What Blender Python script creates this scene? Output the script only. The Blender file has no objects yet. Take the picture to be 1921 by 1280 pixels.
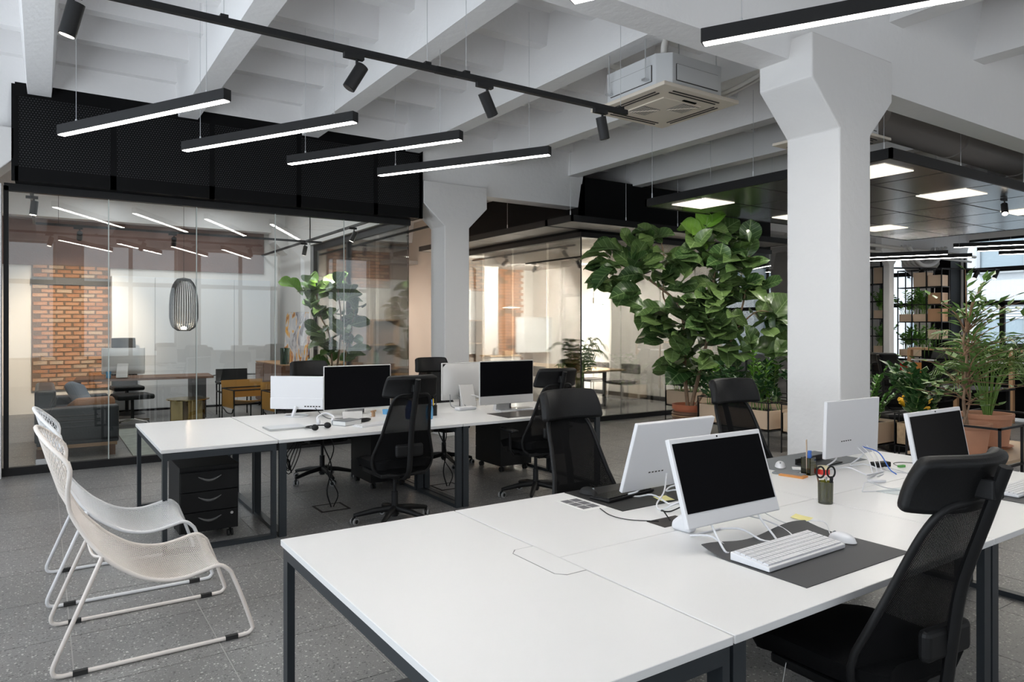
import bpy, bmesh, math, random
from mathutils import Vector, Matrix, Euler
S = bpy.context.scene
COL = S.collection
PI = math.pi
rnd = random.Random(7)

# ------------------------------------------------------------------ camera, world, daylight, exposure
# world axes: X runs along the desk rows, Y away to the glass offices, Z up; the lens stands at the origin, 1.6 m up
cam_d = bpy.data.cameras.new('camera'); cam = bpy.data.objects.new('camera', cam_d); COL.objects.link(cam)
cam.location = (0, 0, 1.6); cam.rotation_euler = (PI / 2, 0, math.radians(56.27) - PI / 2)
cam_d.sensor_width = 36; cam_d.lens = 36 * 1319.5 / 1921; cam_d.shift_y = -27.5 / 1921
cam_d.clip_start = 0.05; cam_d.clip_end = 200
S.camera = cam
w = bpy.data.worlds.new('sky'); S.world = w; w.use_nodes = True
w.node_tree.nodes['Background'].inputs[0].default_value = (0.86, 0.93, 1.0, 1)
w.node_tree.nodes['Background'].inputs[1].default_value = 1.6

def area(name, loc, rot, sx, sy, power, color=(1, 1, 1), spread=180):
    l = bpy.data.lights.new(name, 'AREA'); l.shape = 'RECTANGLE'; l.size = sx; l.size_y = sy
    l.energy = power; l.color = color; l.spread = math.radians(spread)
    o = bpy.data.objects.new(name, l); COL.objects.link(o); o.location = loc; o.rotation_euler = rot
    return o
DAY = (0.86, 0.93, 1.0)
# daylight entering by the four tall windows of the side wall
for i, y in enumerate((-1.2, 1.6, 4.4, 7.2)):
    area('daylight_side_window', (-2.75, y, 2.3), (0, -PI / 2 - .25, 0), 3.2, 2.2, 82, DAY)
for i, x in enumerate((-.9, 2.1, 5.1, 8.1, 14.2)):  # rear lamps added to fill the faces turned to the camera
    area('rear_window_fill', (x, -4.15, 2.3), (PI / 2, 0, 0), 2.4, 3.2, 8 if x < 10 else 90, (1.0, 0.97, 0.94))
# unseen fill lights added to the left office, above its glass front's sight line
for x in (.9, 2.9): area('office_fill_light', (x, 12.4, 3.95), (0, 0, 0), .5, 4.6, 52, (.93, .96, 1.0))
# fill lamp added above the window view, standing in for open street sky
area('street_sky_fill', (23.3, 5.6, 6.3), (0, math.radians(62), 0), 3.6, 9.0, 900, DAY)
S.view_settings.view_transform = 'Standard'; S.view_settings.look = 'None'
S.view_settings.exposure = 0.0; S.view_settings.gamma = 1.0; S.view_settings.use_curve_mapping = False
S.cycles.max_bounces = 9; S.cycles.diffuse_bounces = 5; S.cycles.glossy_bounces = 4
S.cycles.transmission_bounces = 6; S.cycles.transparent_max_bounces = 24
S.cycles.caustics_reflective = False; S.cycles.caustics_refractive = False
S.cycles.sample_clamp_indirect = 4.0

# ------------------------------------------------------------------ helpers
class MB:
    def __init__(s): s.v = []; s.f = []
    def add(s, vs, fs):
        b = len(s.v); s.v += [tuple(v) for v in vs]; s.f += [tuple(b + i for i in f) for f in fs]; return s
    def box(s, x0, y0, z0, x1, y1, z1, M=None):
        vs = [Vector((x, y, z)) for z in (z0, z1) for y in (y0, y1) for x in (x0, x1)]
        if M is not None: vs = [M @ v for v in vs]
        return s.add(vs, [(0, 2, 3, 1), (4, 5, 7, 6), (0, 1, 5, 4), (2, 6, 7, 3), (0, 4, 6, 2), (1, 3, 7, 5)])
    def cb(s, c, sz, M=None):
        return s.box(c[0] - sz[0] / 2, c[1] - sz[1] / 2, c[2] - sz[2] / 2, c[0] + sz[0] / 2, c[1] + sz[1] / 2, c[2] + sz[2] / 2, M)
    def bar(s, p0, p1, wd, ht=None):
        p0 = Vector(p0); p1 = Vector(p1); d = p1 - p0; L = d.length; ht = ht or wd
        q = d.to_track_quat('Y', 'Z').to_matrix().to_4x4(); M = Matrix.Translation(p0) @ q
        return s.box(-wd / 2, 0, -ht / 2, wd / 2, L, ht / 2, M)
    def cyl(s, p0, p1, r0, r1=None, n=12, caps=True):
        r1 = r0 if r1 is None else r1
        p0 = Vector(p0); p1 = Vector(p1); q = (p1 - p0).to_track_quat('Z', 'Y')
        vs = []
        for p, r in ((p0, r0), (p1, r1)):
            for i in range(n): vs.append(p + q @ Vector((r * math.cos(2 * PI * i / n), r * math.sin(2 * PI * i / n), 0)))
        fs = [(i, (i + 1) % n, n + (i + 1) % n, n + i) for i in range(n)]
        if caps: fs += [tuple(range(n - 1, -1, -1)), tuple(range(n, 2 * n))]
        return s.add(vs, fs)
    def tube(s, pts, r, n=8, closed=False):
        pts = [Vector(p) for p in pts]; m = len(pts); rings = []; prev = None
        for i in range(m):
            a = pts[(i - 1) % m] if (closed or i) else pts[0]; b = pts[(i + 1) % m] if (closed or i < m - 1) else pts[-1]
            t = (b - a).normalized()
            if prev is None: u = t.orthogonal().normalized()
            else: u = (prev - t * prev.dot(t)).normalized()
            prev = u; v = t.cross(u); rr = r[i] if isinstance(r, (list, tuple)) else r
            rings.append([pts[i] + (u * math.cos(2 * PI * k / n) + v * math.sin(2 * PI * k / n)) * rr for k in range(n)])
        vs = [p for R in rings for p in R]; fs = []
        for i in range(m if closed else m - 1):
            j = (i + 1) % m
            for k in range(n): fs.append((i * n + k, i * n + (k + 1) % n, j * n + (k + 1) % n, j * n + k))
        if not closed: fs += [tuple(range(n - 1, -1, -1)), tuple((m - 1) * n + k for k in range(n))]
        return s.add(vs, fs)
    def prism(s, poly, ax, a0, a1):
        # poly in the two remaining axes (ax='x': (y,z), 'y': (x,z), 'z': (x,y))
        def P(p, a): return {'x': (a, p[0], p[1]), 'y': (p[0], a, p[1]), 'z': (p[0], p[1], a)}[ax]
        n = len(poly); vs = [P(p, a0) for p in poly] + [P(p, a1) for p in poly]
        fs = [(i, (i + 1) % n, n + (i + 1) % n, n + i) for i in range(n)] + [tuple(range(n - 1, -1, -1)), tuple(range(n, 2 * n))]
        return s.add(vs, fs)
    def lathe(s, prof, c=(0, 0, 0), n=20):
        vs = []; m = len(prof)
        for r, z in prof:
            for i in range(n): vs.append((c[0] + r * math.cos(2 * PI * i / n), c[1] + r * math.sin(2 * PI * i / n), c[2] + z))
        fs = [(j * n + i, j * n + (i + 1) % n, (j + 1) * n + (i + 1) % n, (j + 1) * n + i) for j in range(m - 1) for i in range(n)]
        fs += [tuple(range(n - 1, -1, -1)), tuple((m - 1) * n + i for i in range(n))]
        return s.add(vs, fs)
    def sph(s, c, rx, ry=None, rz=None, n=12, m=7):
        ry = ry or rx; rz = rz or rx; vs = []; fs = []
        for j in range(1, m):
            t = PI * j / m
            for i in range(n): vs.append((c[0] + rx * math.sin(t) * math.cos(2 * PI * i / n), c[1] + ry * math.sin(t) * math.sin(2 * PI * i / n), c[2] + rz * math.cos(t)))
        b = len(vs); vs += [(c[0], c[1], c[2] + rz), (c[0], c[1], c[2] - rz)]
        for j in range(m - 2):
            for i in range(n): fs.append((j * n + i, (j + 1) * n + i, (j + 1) * n + (i + 1) % n, j * n + (i + 1) % n))
        for i in range(n): fs += [(b, i, (i + 1) % n), (b + 1, (m - 2) * n + (i + 1) % n, (m - 2) * n + i)]
        return s.add(vs, fs)
    def grid(s, fn, nu, nv, thick=0):
        P = [[Vector(fn(i / nu, j / nv)) for j in range(nv + 1)] for i in range(nu + 1)]
        vs = [p for R in P for p in R]; K = nv + 1
        fs = [(i * K + j, (i + 1) * K + j, (i + 1) * K + j + 1, i * K + j + 1) for i in range(nu) for j in range(nv)]
        if thick:
            b = len(vs); nn = []
            for i in range(nu + 1):
                for j in range(nv + 1):
                    du = P[min(i + 1, nu)][j] - P[max(i - 1, 0)][j]; dv = P[i][min(j + 1, nv)] - P[i][max(j - 1, 0)]
                    q = du.cross(dv); nn.append(q.normalized() if q.length > 1e-9 else Vector((0, 0, 1)))
            vs += [v - q * thick for v, q in zip(vs, nn)]
            fs += [tuple(b + k for k in reversed(f)) for f in list(fs)]
            ring = [(i, 0) for i in range(nu + 1)] + [(nu, j) for j in range(1, nv + 1)] + [(i, nv) for i in range(nu - 1, -1, -1)] + [(0, j) for j in range(nv - 1, 0, -1)]
            ids = [i * K + j for i, j in ring]
            for k in range(len(ids)):
                a, c = ids[k], ids[(k + 1) % len(ids)]; fs.append((c, a, b + a, b + c))
        return s.add(vs, fs)
    def mesh(s, name):
        me = bpy.data.meshes.new(name); me.from_pydata(s.v, [], s.f); me.update(); return me

def obj(name, mb, m, parent=None, loc=None, rot=None, bev=0, smooth=None, seg=2, wire=0, sub=0):
    me = mb.mesh(name) if isinstance(mb, MB) else mb
    if isinstance(mb, MB):
        if m is not None: me.materials.append(m)
        if smooth is not None:
            me.polygons.foreach_set('use_smooth', [True] * len(me.polygons)); me.set_sharp_from_angle(angle=math.radians(smooth))
    o = bpy.data.objects.new(name, me); COL.objects.link(o)
    if parent is not None: o.parent = parent
    if loc is not None: o.location = loc
    if rot is not None: o.rotation_euler = rot
    if bev:
        b = o.modifiers.new('bevel', 'BEVEL'); b.width = bev; b.segments = seg; b.limit_method = 'ANGLE'; b.angle_limit = math.radians(40)
    if wire:
        q = o.modifiers.new('wire', 'WIREFRAME'); q.thickness = wire; q.use_even_offset = False
    if sub:
        q = o.modifiers.new('sub', 'SUBSURF'); q.levels = sub; q.render_levels = sub
    return o
def tag(o, label=None, cat=None, group=None, kind=None):
    if label: o['label'] = label
    if cat: o['category'] = cat
    if group: o['group'] = group
    if kind: o['kind'] = kind
    return o
def thing(name, label, cat, loc=(0, 0, 0), rz=0, group=None):
    o = bpy.data.objects.new(name, None); COL.objects.link(o); o.empty_display_size = .1
    o.location = loc; o.rotation_euler = (0, 0, rz); return tag(o, label, cat, group)
def struct(name, mb, m, parent=None, **k):
    o = obj(name, mb, m, parent, **k)
    if parent is None: o['kind'] = 'structure'
    return o
def dup(root, loc, rz, label=None, group=None):
    def cp(o, par):
        c = o.copy(); COL.objects.link(c)
        if par is not None: c.parent = par
        for ch in o.children: cp(ch, c)
        return c
    r = cp(root, None); r.location = loc; r.rotation_euler = (0, 0, rz)
    return tag(r, label, None, group)
def curve_pts(ctrl, n=24):
    # Catmull-Rom through the control points
    P = [Vector(p) for p in ctrl]; P = [P[0] * 2 - P[1]] + P + [P[-1] * 2 - P[-2]]; out = []; m = len(P) - 3
    for k in range(n + 1):
        t = k / n * m; i = min(int(t), m - 1); t -= i; a, b, c, d = P[i:i + 4]
        out.append(0.5 * ((2 * b) + (c - a) * t + (2 * a - 5 * b + 4 * c - d) * t * t + (3 * b - 3 * c + d - a) * t ** 3))
    return out

# ------------------------------------------------------------------ materials
MATS = {}
def mat(name, col, rough=.5, metal=0, bump=0, bscale=30, var=0, vscale=6, emit=0, spec=None, coat=0, trans=0, alpha=1, sheen=0):
    m = bpy.data.materials.new(name); m.use_nodes = True; nt = m.node_tree; b = nt.nodes['Principled BSDF']
    c = (*col, 1); b.inputs['Base Color'].default_value = c; b.inputs['Roughness'].default_value = rough; b.inputs['Metallic'].default_value = metal
    if spec is not None: b.inputs['Specular IOR Level'].default_value = spec
    if coat: b.inputs['Coat Weight'].default_value = coat
    if trans: b.inputs['Transmission Weight'].default_value = trans
    if sheen: b.inputs['Sheen Weight'].default_value = sheen
    if emit: b.inputs['Emission Color'].default_value = c; b.inputs['Emission Strength'].default_value = emit
    tc = nt.nodes.new('ShaderNodeTexCoord')
    if var:
        n = nt.nodes.new('ShaderNodeTexNoise'); n.inputs['Scale'].default_value = vscale; n.inputs['Detail'].default_value = 5
        r = nt.nodes.new('ShaderNodeMix'); r.data_type = 'RGBA'
        r.inputs['A'].default_value = (*[x * (1 - var) for x in col], 1); r.inputs['B'].default_value = (*[min(1, x * (1 + var)) for x in col], 1)
        nt.links.new(tc.outputs['Object'], n.inputs['Vector']); nt.links.new(n.outputs['Fac'], r.inputs['Factor']); nt.links.new(r.outputs['Result'], b.inputs['Base Color'])
    if bump:
        n = nt.nodes.new('ShaderNodeTexNoise'); n.inputs['Scale'].default_value = bscale; n.inputs['Detail'].default_value = 4
        q = nt.nodes.new('ShaderNodeBump'); q.inputs['Strength'].default_value = bump; q.inputs['Distance'].default_value = .02
        nt.links.new(tc.outputs['Object'], n.inputs['Vector']); nt.links.new(n.outputs['Fac'], q.inputs['Height']); nt.links.new(q.outputs['Normal'], b.inputs['Normal'])
    MATS[name] = m; return m
def nodes(m): return m.node_tree.nodes, m.node_tree.links, m.node_tree.nodes['Principled BSDF']
def math_n(N, L, op, a, b=None):
    n = N.new('ShaderNodeMath'); n.operation = op
    for i, x in enumerate((a, b)):
        if x is None: continue
        if isinstance(x, (int, float)): n.inputs[i].default_value = x
        else: L.new(x, n.inputs[i])
    return n.outputs[0]
def ramp(N, L, fac, stops):
    r = N.new('ShaderNodeValToRGB'); e = r.color_ramp.elements
    while len(e) < len(stops): e.new(0.5)
    for x, (p, c) in zip(e, stops): x.position = p; x.color = (*c, 1)
    L.new(fac, r.inputs[0]); return r.outputs[0]

white_paint = mat('white_paint', (.72, .71, .70), .6, bump=.12, bscale=25)
ceil_paint = mat('ceiling_paint', (.88, .87, .87), .7, bump=.25, bscale=14)
col_paint = mat('column_paint', (.78, .765, .755), .55, bump=.35, bscale=9)
beige_paint = mat('beige_paint', (.42, .38, .345), .7)
warm_white = mat('warm_white_wall', (.80, .775, .74), .6, bump=.05, bscale=8)
panel_white = mat('white_lacquer_panel', (.70, .72, .74), .35)
black_metal = mat('black_metal', (.010, .010, .011), .5, .0, spec=.3)
black_clad = mat('black_cladding', (.004, .004, .0045), .5, spec=.12)
leg_metal = mat('blue_black_steel', (.03, .036, .042), .42, .2)
laminate = mat('white_laminate', (.80, .795, .79), .33, var=.01, vscale=3)
lam_edge = laminate
plastic_white = mat('white_plastic', (.73, .73, .75), .35)
alu = mat('aluminium', (.72, .73, .74), .35, .85)
silver = mat('silver_body', (.68, .67, .66), .42, .35)
chrome = mat('chrome', (.8, .8, .8), .12, 1)
screen = mat('screen_glass', (.006, .006, .007), .2, spec=.008)
black_plastic = mat('black_plastic', (.009, .009, .0095), .5, spec=.25)
black_fabric = mat('black_fabric', (.006, .006, .0065), .9, bump=.2, bscale=300, spec=.1)
black_leather = mat('black_leather', (.007, .007, .0075), .5, bump=.06, bscale=120, spec=.25)
dark_leather = mat('dark_sofa_leather', (.03, .032, .036), .4, bump=.1, bscale=40)
cognac = mat('cognac_leather', (.46, .24, .06), .45)
tan_cushion = mat('tan_cushion', (.35, .18, .10), .6)
grey_cushion = mat('grey_cushion', (.20, .23, .28), .9)
cream_metal = mat('cream_powder_coat', (.80, .74, .69), .45)
cream_metal2 = mat('white_powder_coat', (.78, .78, .79), .45)
deskmat = mat('charcoal_felt', (.055, .055, .058), .55)
deskmat_g = mat('grey_felt', (.20, .21, .22), .7)
rubber = mat('black_rubber', (.02, .02, .02), .7)
grey_wheel = mat('grey_wheel', (.30, .30, .30), .5)
terracotta = mat('terracotta', (.58, .29, .18), .75, var=.1, vscale=8, bump=.05)
orange_pot = mat('orange_terracotta', (.50, .16, .08), .7)
soil = mat('soil', (.03, .02, .014), .95, bump=.6, bscale=40)
bark = mat('bark', (.30, .20, .13), .8, var=.35, vscale=14, bump=.3)
twig = mat('brown_twig', (.26, .15, .09), .8)
plywood = mat('pale_plywood', (.66, .50, .36), .6, var=.06, vscale=5)
oak = mat('oak_wood', (.40, .24, .13), .5, var=.15, vscale=7)
walnut = mat('walnut_wood', (.17, .085, .05), .45, var=.25, vscale=6)
board_wood = mat('light_table_wood', (.55, .40, .26), .5)
brass = mat('brass', (.55, .42, .20), .22, 1)
paper = mat('paper', (.82, .82, .80), .7)
print_grey = mat('grey_print', (.13, .13, .14), .6)
sticky = mat('yellow_note', (.85, .78, .35), .7)
blue = mat('blue_plastic', (.04, .15, .55), .35)
light_blue = mat('light_blue_plastic', (.15, .42, .70), .4)
red = mat('red_plastic', (.60, .03, .02), .4)
yellow = mat('yellow_plastic', (.75, .50, .05), .5)
orange = mat('orange_leather', (.60, .25, .06), .55)
green_cable = mat('green_plastic', (.10, .35, .08), .5)
banana = mat('banana_yellow', (.70, .42, .015), .45, var=.15, vscale=20)
duct_m = mat('painted_duct', (.46, .42, .39), .5, .1)
ac_cream = mat('cream_plastic', (.76, .68, .58), .5)
ac_white = mat('white_sheet_metal', (.68, .69, .70), .4)
dark_slot = mat('dark_slot', (.03, .025, .022), .7)
pipe_m = mat('wrapped_pipe', (.70, .67, .63), .6)
grey_felt_chair = mat('grey_wool', (.12, .11, .105), .9)
curtain_m = mat('linen_curtain', (.66, .63, .58), .9)
facade_m = mat('pale_facade', (.80, .82, .84), .8)
facade_win = mat('facade_window_glass', (.42, .50, .55), .25)
blind_m = mat('white_blind', (.82, .84, .86), .7)
dark_brick = mat('dull_brick_render', (.20, .125, .105), .9, var=.25, vscale=5, bump=.3)
mortar = mat('mortar', (.17, .11, .07), .95, bump=.4)
led = mat('led_diffuser', (1.0, .95, .88), .5, emit=33)
led_dim = mat('office_led_diffuser', (1.0, .93, .85), .5, emit=6)
lens_on = mat('spot_lens_lit', (1.0, .90, .78), .5, emit=14)
disc_on = mat('pendant_glow', (1.0, .96, .88), .5, emit=5)
cage_m = mat('graphite_wire', (.06, .062, .066), .45, .3)

# brick: each brick its own tint from its object's random number
brick_m = mat('brick', (.55, .24, .10), .85, bump=.5, bscale=25)
N, L, B = nodes(brick_m)
oi = N.new('ShaderNodeObjectInfo'); geo = N.new('ShaderNodeTexCoord'); nz = N.new('ShaderNodeTexNoise'); nz.inputs['Scale'].default_value = 5; nz.inputs['Detail'].default_value = 5
L.new(geo.outputs['Object'], nz.inputs['Vector'])
f = math_n(N, L, 'ADD', math_n(N, L, 'MULTIPLY', oi.outputs['Random'], .55), math_n(N, L, 'MULTIPLY', nz.outputs['Fac'], .55))
L.new(ramp(N, L, f, [(.15, (.26, .12, .065)), (.42, (.42, .20, .10)), (.62, (.50, .26, .14)), (.85, (.46, .34, .24))]), B.inputs['Base Color'])

# terrazzo: grey ground with pale and dark chips
def terrazzo(name, base, lo, fleck, rough):
    m = mat(name, base, rough); N, L, B = nodes(m)
    g = N.new('ShaderNodeNewGeometry')
    v1 = N.new('ShaderNodeTexVoronoi'); v1.inputs['Scale'].default_value = 75
    v2 = N.new('ShaderNodeTexVoronoi'); v2.inputs['Scale'].default_value = 165
    n1 = N.new('ShaderNodeTexNoise'); n1.inputs['Scale'].default_value = 1.1; n1.inputs['Detail'].default_value = 6
    st = N.new('ShaderNodeMapping'); st.inputs['Scale'].default_value = (1, 1.0, 1)
    L.new(g.outputs['Position'], st.inputs['Vector'])
    for n in (v1, v2): L.new(st.outputs[0], n.inputs['Vector'])
    L.new(g.outputs['Position'], n1.inputs['Vector'])
    sp = N.new('ShaderNodeSeparateColor'); L.new(v1.outputs['Color'], sp.inputs[0])
    sp2 = N.new('ShaderNodeSeparateColor'); L.new(v2.outputs['Color'], sp2.inputs[0])
    chip = math_n(N, L, 'MULTIPLY', math_n(N, L, 'GREATER_THAN', sp.outputs[0], .90), math_n(N, L, 'LESS_THAN', v1.outputs['Distance'], .42))
    chip2 = math_n(N, L, 'MULTIPLY', math_n(N, L, 'GREATER_THAN', sp2.outputs[0], .86), math_n(N, L, 'LESS_THAN', v2.outputs['Distance'], .45))
    dark = math_n(N, L, 'MULTIPLY', math_n(N, L, 'LESS_THAN', sp.outputs[1], .2), math_n(N, L, 'LESS_THAN', v1.outputs['Distance'], .45))
    base_c = ramp(N, L, n1.outputs['Fac'], [(.3, lo), (.7, base)])
    def mx(fac, a, col):
        x = N.new('ShaderNodeMix'); x.data_type = 'RGBA'; L.new(fac, x.inputs['Factor']); L.new(a, x.inputs['A']); x.inputs['B'].default_value = (*col, 1); return x.outputs['Result']
    c = mx(dark, base_c, tuple(x * .55 for x in lo)); c = mx(chip2, c, tuple(x * .75 for x in fleck)); c = mx(chip, c, fleck)
    L.new(c, B.inputs['Base Color']); return m
terra = terrazzo('terrazzo', (.245, .24, .236), (.175, .171, .168), (.54, .53, .51), .36)
grout = mat('pale_grout', (.46, .45, .44), .8)

# glass: clear sheet with true Fresnel mirror reflection
def glass(name, tint=(.93, .96, .95), extra=0.0):
    m = bpy.data.materials.new(name); m.use_nodes = True; N = m.node_tree.nodes; L = m.node_tree.links
    N.remove(N['Principled BSDF']); out = N['Material Output']
    t = N.new('ShaderNodeBsdfTransparent'); t.inputs[0].default_value = (*tint, 1)
    g = N.new('ShaderNodeBsdfGlossy'); g.inputs['Roughness'].default_value = 0.0; g.inputs[0].default_value = (1, 1, 1, 1)
    fr = N.new('ShaderNodeFresnel'); fr.inputs[0].default_value = 1.5
    mx = N.new('ShaderNodeMixShader'); L.new(math_n(N, L, 'MINIMUM', math_n(N, L, 'ADD', fr.outputs[0], extra), .9), mx.inputs[0])
    L.new(t.outputs[0], mx.inputs[1]); L.new(g.outputs[0], mx.inputs[2]); L.new(mx.outputs[0], out.inputs[0]); MATS[name] = m; return m
glass_m = glass('clear_glass', (.95, .97, .96), .01)
win_glass = glass('window_glass', (.95, .97, .98), 0)
olive_glass = glass('olive_glass', (.42, .42, .14), .05)
green_glass = glass('green_glass', (.25, .45, .36), .05)
acrylic = glass('clear_acrylic', (.90, .93, .93), .06)

def mesh_cloth(name, col, hole, rough=.8):
    m = mat(name, col, rough); N, L, B = nodes(m); t = N.new('ShaderNodeBsdfTransparent'); mx = N.new('ShaderNodeMixShader')
    tc = N.new('ShaderNodeTexCoord'); sp = N.new('ShaderNodeSeparateXYZ'); L.new(tc.outputs['Object'], sp.inputs[0])
    a = math_n(N, L, 'SINE', math_n(N, L, 'MULTIPLY', sp.outputs[0], 2 * PI / .006)); b = math_n(N, L, 'SINE', math_n(N, L, 'MULTIPLY', sp.outputs[2], 2 * PI / .006))
    h = math_n(N, L, 'GREATER_THAN', math_n(N, L, 'MULTIPLY', a, b), math.cos(PI * hole))
    L.new(h, mx.inputs[0]); L.new(B.outputs[0], mx.inputs[1]); L.new(t.outputs[0], mx.inputs[2]); L.new(mx.outputs[0], N['Material Output'].inputs[0]); return m
chair_mesh = mesh_cloth('black_mesh_cloth', (.005, .005, .0055), .17)
MATS['black_mesh_cloth'].node_tree.nodes['Principled BSDF'].inputs['Specular IOR Level'].default_value = .1

# perforated sheet: rows of small round holes dotted in a second colour
def perf(name, col, hole, pitch, rad, axes, rough=.45, metal=.3):
    m = mat(name, col, rough, metal); N, L, B = nodes(m); tc = N.new('ShaderNodeTexCoord'); sp = N.new('ShaderNodeSeparateXYZ'); L.new(tc.outputs['Object'], sp.inputs[0])
    a = math_n(N, L, 'DIVIDE', sp.outputs[axes[0]], pitch); b = math_n(N, L, 'DIVIDE', sp.outputs[axes[1]], pitch * .866)
    row = math_n(N, L, 'FLOOR', b); off = math_n(N, L, 'MULTIPLY', math_n(N, L, 'FLOORED_MODULO', row, 2), .5)
    fa = math_n(N, L, 'SUBTRACT', math_n(N, L, 'FRACT', math_n(N, L, 'ADD', a, off)), .5); fb = math_n(N, L, 'SUBTRACT', math_n(N, L, 'FRACT', b), .5)
    d = math_n(N, L, 'SQRT', math_n(N, L, 'ADD', math_n(N, L, 'MULTIPLY', fa, fa), math_n(N, L, 'MULTIPLY', fb, fb)))
    x = N.new('ShaderNodeMix'); x.data_type = 'RGBA'; L.new(math_n(N, L, 'LESS_THAN', d, rad), x.inputs['Factor']); x.inputs['A'].default_value = (*col, 1); x.inputs['B'].default_value = (*hole, 1)
    L.new(x.outputs['Result'], B.inputs['Base Color']); return m
perf_black = perf('perforated_black_sheet', (.005, .005, .0055), (.05, .05, .053), .028, .24, (0, 2), .5, 0)
raft_metal = perf('perforated_steel_soffit', (.20, .19, .18), (.05, .05, .05), .022, .25, (0, 1), .22, .9)
soffit_lit = perf('perforated_lit_soffit', (.42, .40, .37), (.16, .15, .14), .022, .25, (0, 1), .5, 0)  # paler than the steel raft: spotlight on the underside put into its colour
led_panel = perf('prismatic_light_panel', (1, .95, .85), (.8, .75, .65), .05, .3, (0, 1), .5, 0)
MATS['perforated_black_sheet'].node_tree.nodes['Principled BSDF'].inputs['Specular IOR Level'].default_value = .12
N, L, B = nodes(led_panel); B.inputs['Emission Color'].default_value = (1, .93, .80, 1); B.inputs['Emission Strength'].default_value = 1.1

# leaves: pale midrib and side veins over the green, from the leaf's own generated coordinates
def leaf_mat(name, a, b, vein=(.35, .48, .22), veins=True, rough=.4):
    m = mat(name, a, rough); N, L, B = nodes(m); oi = N.new('ShaderNodeObjectInfo'); tc = N.new('ShaderNodeTexCoord')
    nz = N.new('ShaderNodeTexNoise'); nz.inputs['Scale'].default_value = 4; L.new(tc.outputs['Object'], nz.inputs['Vector'])
    f = math_n(N, L, 'ADD', math_n(N, L, 'MULTIPLY', oi.outputs['Random'], .6), math_n(N, L, 'MULTIPLY', nz.outputs['Fac'], .4))
    c = ramp(N, L, f, [(.2, a), (.85, b)])
    if veins:
        sp = N.new('ShaderNodeSeparateXYZ'); L.new(tc.outputs['Generated'], sp.inputs[0])
        ax = math_n(N, L, 'ABSOLUTE', math_n(N, L, 'SUBTRACT', sp.outputs[0], .5))
        mid = math_n(N, L, 'LESS_THAN', ax, .018)
        ph = math_n(N, L, 'FRACT', math_n(N, L, 'MULTIPLY', math_n(N, L, 'SUBTRACT', sp.outputs[1], math_n(N, L, 'MULTIPLY', ax, .55)), 6.5))
        side = math_n(N, L, 'LESS_THAN', ph, .07); k = math_n(N, L, 'MAXIMUM', mid, side)
        x = N.new('ShaderNodeMix'); x.data_type = 'RGBA'; L.new(math_n(N, L, 'MULTIPLY', k, .6), x.inputs['Factor']); L.new(c, x.inputs['A']); x.inputs['B'].default_value = (*vein, 1); c = x.outputs['Result']
    L.new(c, B.inputs['Base Color']); B.inputs['Subsurface Weight'].default_value = 0
    return m
fig_leaf_m = leaf_mat('fig_leaf', (.03, .075, .02), (.15, .235, .07), rough=.3)
fig_young_m = leaf_mat('young_fig_leaf', (.17, .36, .04), (.26, .48, .07))
dark_leaf_m = leaf_mat('dark_leaf', (.02, .07, .02), (.05, .13, .035))
zz_leaf_m = leaf_mat('glossy_leaf', (.04, .14, .02), (.11, .27, .035), veins=False, rough=.3)
bright_leaf_m = leaf_mat('bright_leaf', (.08, .22, .02), (.18, .36, .04), veins=False)
palm_leaf_m = leaf_mat('palm_leaf', (.06, .14, .03), (.17, .27, .06), veins=False)
ficus_leaf_m = leaf_mat('weeping_fig_leaf', (.06, .15, .035), (.15, .27, .07), veins=False)
stalk_m = mat('green_stalk', (.16, .28, .06), .5)
# ------------------------------------------------------------------ floor: slab with 0.6 m terrazzo tiles
floor = struct('floor', MB().box(-4.4, -4.4, -.2, 21.2, 15.7, -.0025), grout)
tl = MB().box(-.3095, -.3095, -.012, .3095, .3095, 0).mesh('tile'); tl.materials.append(terra)
cells = []
for i in range(-7, 34):
    for j in range(-7, 25):
        x = .433 + .625 * i; y = 6.465 + .625 * (j - 9)
        if -4.1 < x < 20.7 and -4.1 < y < 15.3:
            d = .555 * x + .832 * y; r = .832 * x - .555 * y
            cells.append(((0 if d > 1.5 and abs(r) < .78 * d else 1), d, x, y))
cells.sort()
rest = MB()
for k, (v, d, x, y) in enumerate(cells):
    if k < 300:
        o = bpy.data.objects.new('tile', tl); COL.objects.link(o); o.parent = floor; o.location = (x, y, 0)
    else: rest.box(x - .3105, y - .3105, -.012, x + .3105, y + .3105, 0)
o = obj('tile', rest, terra, floor); o['kind'] = 'stuff'

# ------------------------------------------------------------------ ceiling: slab, ribs, beams, girders
ceiling = struct('ceiling', MB().box(-4.4, -4.4, 4.68, 21.2, 15.7, 4.85), ceil_paint)
for k in range(-3, 15):
    xr = .08 + 1.45 * k; xl = xr - .21
    obj('beam', MB().prism([(xl, 4.05), (xr, 4.05), (xr + .07, 4.7), (xl - .07, 4.7)], 'y', -4.3, 15.6), ceil_paint, ceiling)
rb = MB()
for j in range(26):
    y = -3.9 + .8 * j
    rb = MB().prism([(y - .06, 4.40), (y + .06, 4.40), (y + .16, 4.7), (y - .16, 4.7)], 'x', -4.3, 21.1)
    obj('rib', rb, ceil_paint, ceiling)
for n, (y0, y1, zb) in enumerate(((3.13, 3.38, 3.54), (9.12, 9.42, 3.58), (15.2, 15.5, 3.58))):
    struct('trim_%d' % (n + 1), MB().prism([(y0, zb), (y1, zb), (y1 + .24, 4.7), (y0 - .24, 4.7)], 'x', -4.3, 21.1 if n == 0 else (7.43 if n == 1 else 21.1)), ceil_paint)
struct('trim_4', MB().prism([(9.12, 3.58), (9.42, 3.58), (9.66, 4.7), (8.88, 4.7)], 'x', 12.2, 21.1), ceil_paint)

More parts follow.
